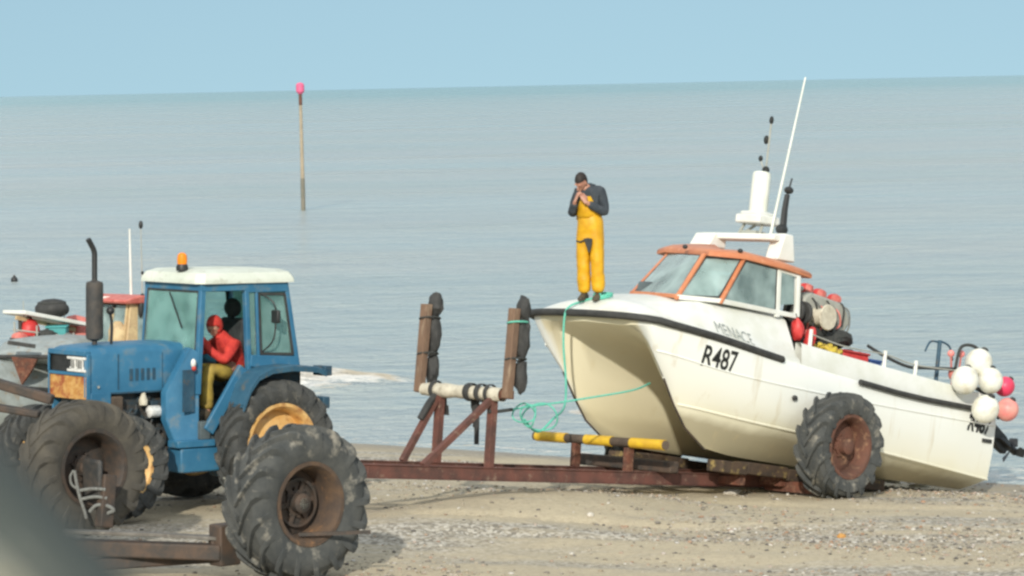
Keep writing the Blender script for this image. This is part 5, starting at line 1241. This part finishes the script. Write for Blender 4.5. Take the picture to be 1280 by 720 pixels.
MB().span((cx-.3,cy+.552,zb+.5),(cx+.25,cy+.56,zt-.08)).build('side_window', 'boat_glass', b2)
MB().prism([(cx-.75,cy-.65,zt),(cx+.62,cy-.65,zt),(cx+.66,cy-.6,zt+.07),(cx+.3,cy-.6,zt+.17),(cx-.7,cy-.6,zt+.12)], (0,1.3,0)).build('roof', 'faded_red', b2, bevel=.03)
MB().bar(l2(128,372,46.2), l2(150,372,46.3), .05, .05).bar(l2(183,377,46.3), l2(196,376,46.4), .05,.06).build('rail', 'white_paint', b2)
MB().ball(l2(144,380,46.2), (.07,.07,.10), 10, 8).ball(l2(176,385,46.0),(.06,.06,.2),10,8).ball(l2(178,372,46.0),(.05,.05,.09),10,8).build('deck_lamp', 'black_plastic', b2)
def aerial(p0, p1, r, m): return MB().tube([l2(*p0), l2(*p1)], [r*1.3,r*.8], 8).build('aerial', m, b2)
aerial((164,372,46.6),(162,286,46.6),.022,'white_paint')
a_ = aerial((178,372,46.6),(176,282,46.6),.011,'grey_metal'); MB().ball(l2(176,281,46.6), (.045,.045,.085), 10, 8).build('aerial_head', 'black_plastic', a_); MB().ball(l2(178,341,46.6), (.03,.03,.04), 8, 6).build('aerial_fitting', 'black_plastic', a_)
MB().ball(l2(148,420,46.0), (.2,.2,.3), 12, 8, lambda d: d*(1+.2*noise.noise(d*3))).build('net_heap', 'beige_paint', b2)

# ------------------------------------------------------------------ marks out at sea
p = on_water(379,263); H = 6.05
pole = empty('sea_marker', Matrix.Translation(p)); tag(pole, 'tall thin wooden marker pole with a pink topmark, standing in the sea', 'marker')
MB().tube([(0,0,-1.2),(.01,0,1.55)], [.115,.105], 12).build('weedy_base', 'weed_wood', pole)
MB().tube([(.01,0,1.5),(.0,0,H-.3)], [.095,.07], 12).build('pole', 'pole_wood', pole)
MB().lathe([(.03,H-1.0),(.085,H-.95),(.085,H-.42),(.03,H-.4)], 14, 'z').build('collar', 'rust', pole)
MB().lathe([(.001,H-.42),(.10,H-.42),(.20,H-.30),(.20,H+.02),(.14,H+.10),(.001,H+.14)], 18, 'z').build('topmark', 'mark_pink', pole)
p = on_water(18,352); o = MB().ball((0,0,.05), (.11,.11,.12), 16, 10).build('sea_buoy', 'black_plastic'); o.location = p; tag(o, 'small dark buoy floating on the water near the left edge', 'buoy')
MB().lathe([(.03,.15),(.035,.2),(.001,.21)], 10, 'z').build('lashing_eye', 'dark_steel', o)

# ------------------------------------------------------------------ odds and ends on the beach
def stone(px, py, r, m, label, name='stone', seed=0):
    lo, hi = 25., 60.
    for _ in range(50):
        mid = (lo+hi)/2; q_ = at(px,py,mid)
        if q_.z > ground(q_.x,q_.y): lo = mid
        else: hi = mid
    q_ = at(px,py,lo)
    o = MB().ball((0,0,0), r, 14, 10, lambda d: d*(1+.28*noise.noise(d*1.7+Vector((seed,2,0)))+.08*noise.noise(d*5))).build(name, m, None, True, 0, 30); o.location = q_+Vector((0,0,r[2]*.4)); o.rotation_euler = (0,0,seed)
    return tag(o, label, 'stone' if name == 'stone' else name.split('_')[-1])
stone(915,617,(.16,.10,.045),'stone_pale','flat pale lump of chalk on the sand left of the big trailer tyre','stone',1)
stone(850,606,(.09,.06,.04),'stone_pale','small pale stone close under the trailer rail, left of the chalk lump','stone',2)
stone(1052,672,(.05,.04,.035),'rust_panel','small orange brown stone on the grey shingle below the big tyre','stone',3)
stone(738,645,(.05,.035,.03),'stone_pale','lone white stone on the sand in the middle foreground','stone',4)
def plank(p0, p1, m, label):
    a0, a1 = p0, p1
    o = MB().bar(a0, a1, .09, .045).build('driftwood_plank', m, None, bevel=.006); MB().bar(a0.lerp(a1,.12)+Vector((0,0,.024)), a0.lerp(a1,.18)+Vector((0,0,.024)), .092, .006).build('cleat', 'rust', o)
    return tag(o, label, 'plank')
def gp(px, py, up_=.04):
    lo, hi = 25., 60.
    for _ in range(50):
        mid = (lo+hi)/2; q_ = at(px,py,mid)
        if q_.z > ground(q_.x,q_.y): lo = mid
        else: hi = mid
    q_ = at(px,py,lo); q_.z += up_; return q_
plank(gp(1090,606,.10), gp(1122,609,.07), 'padding', 'whitish plank lying on the shingle just right of the big trailer tyre')
plank(gp(1140,612,.05), gp(1160,612,.05), 'padding', 'short whitish board further right on the shingle under the stern')

# ------------------------------------------------------------------ the car the photograph was taken beside: door mirror close to the lens
carm = Matrix.Translation((-.222,1.08,5.592))
car = empty('parked_car', carm); tag(car, 'dark grey green car door mirror very close at the lower left, out of focus', 'car')
rows = []
for y, k in ((-.055,.86),(-.05,.95),(-.02,1.0),(.02,.97),(.06,.84),(.085,.6),(.095,.25),(.097,.02)):
    row = []
    for j in range(40):
        t = 2*PI*j/40; ct, st = math.cos(t), math.sin(t); n_ = 4.0
        px_ = .130*math.copysign(abs(ct)**(2/n_), ct); pz_ = .095*math.copysign(abs(st)**(2/n_), st)
        row.append((px_*k, y, pz_*k))
    rows.append(row)
q = Matrix.Rotation(R(47),3,'Y')
mh = MB().grid(rows, closed=True); mh.v = [tuple(q @ Vector(v)) for v in mh.v]
mirror = mh.build('wing_mirror', 'car_paint', car, angle=60)
gm = MB().lathe([(.001,-.052),(.088,-.052),(.088,-.048),(.001,-.048)], 32, 'y'); gm.build('mirror_glass', 'mirror_glass', mirror)
MB().tube([(-.03,-.02,-.08),(-.16,-.10,-.22)], [.028,.035], 12).build('mirror_arm', 'black_plastic', car)
rows = []
for x, z0, z1 in ((-.75,-.95,-.20),(-.4,-.98,-.19),(.0,-1.0,-.20),(.25,-.95,-.25)):
    rows.append([(x-.1, -.18+.05*math.sin(PI*t), z0+(z1-z0)*t) for t in [k/8 for k in range(9)]])
d_ = MB().grid(rows).build('door', 'car_paint', car); s_ = d_.modifiers.new('thick','SOLIDIFY'); s_.thickness = .03
MB().box((-.55,-.10,-.42),(.18,.03,.035)).build('door_handle', 'black_plastic', d_, bevel=.01)
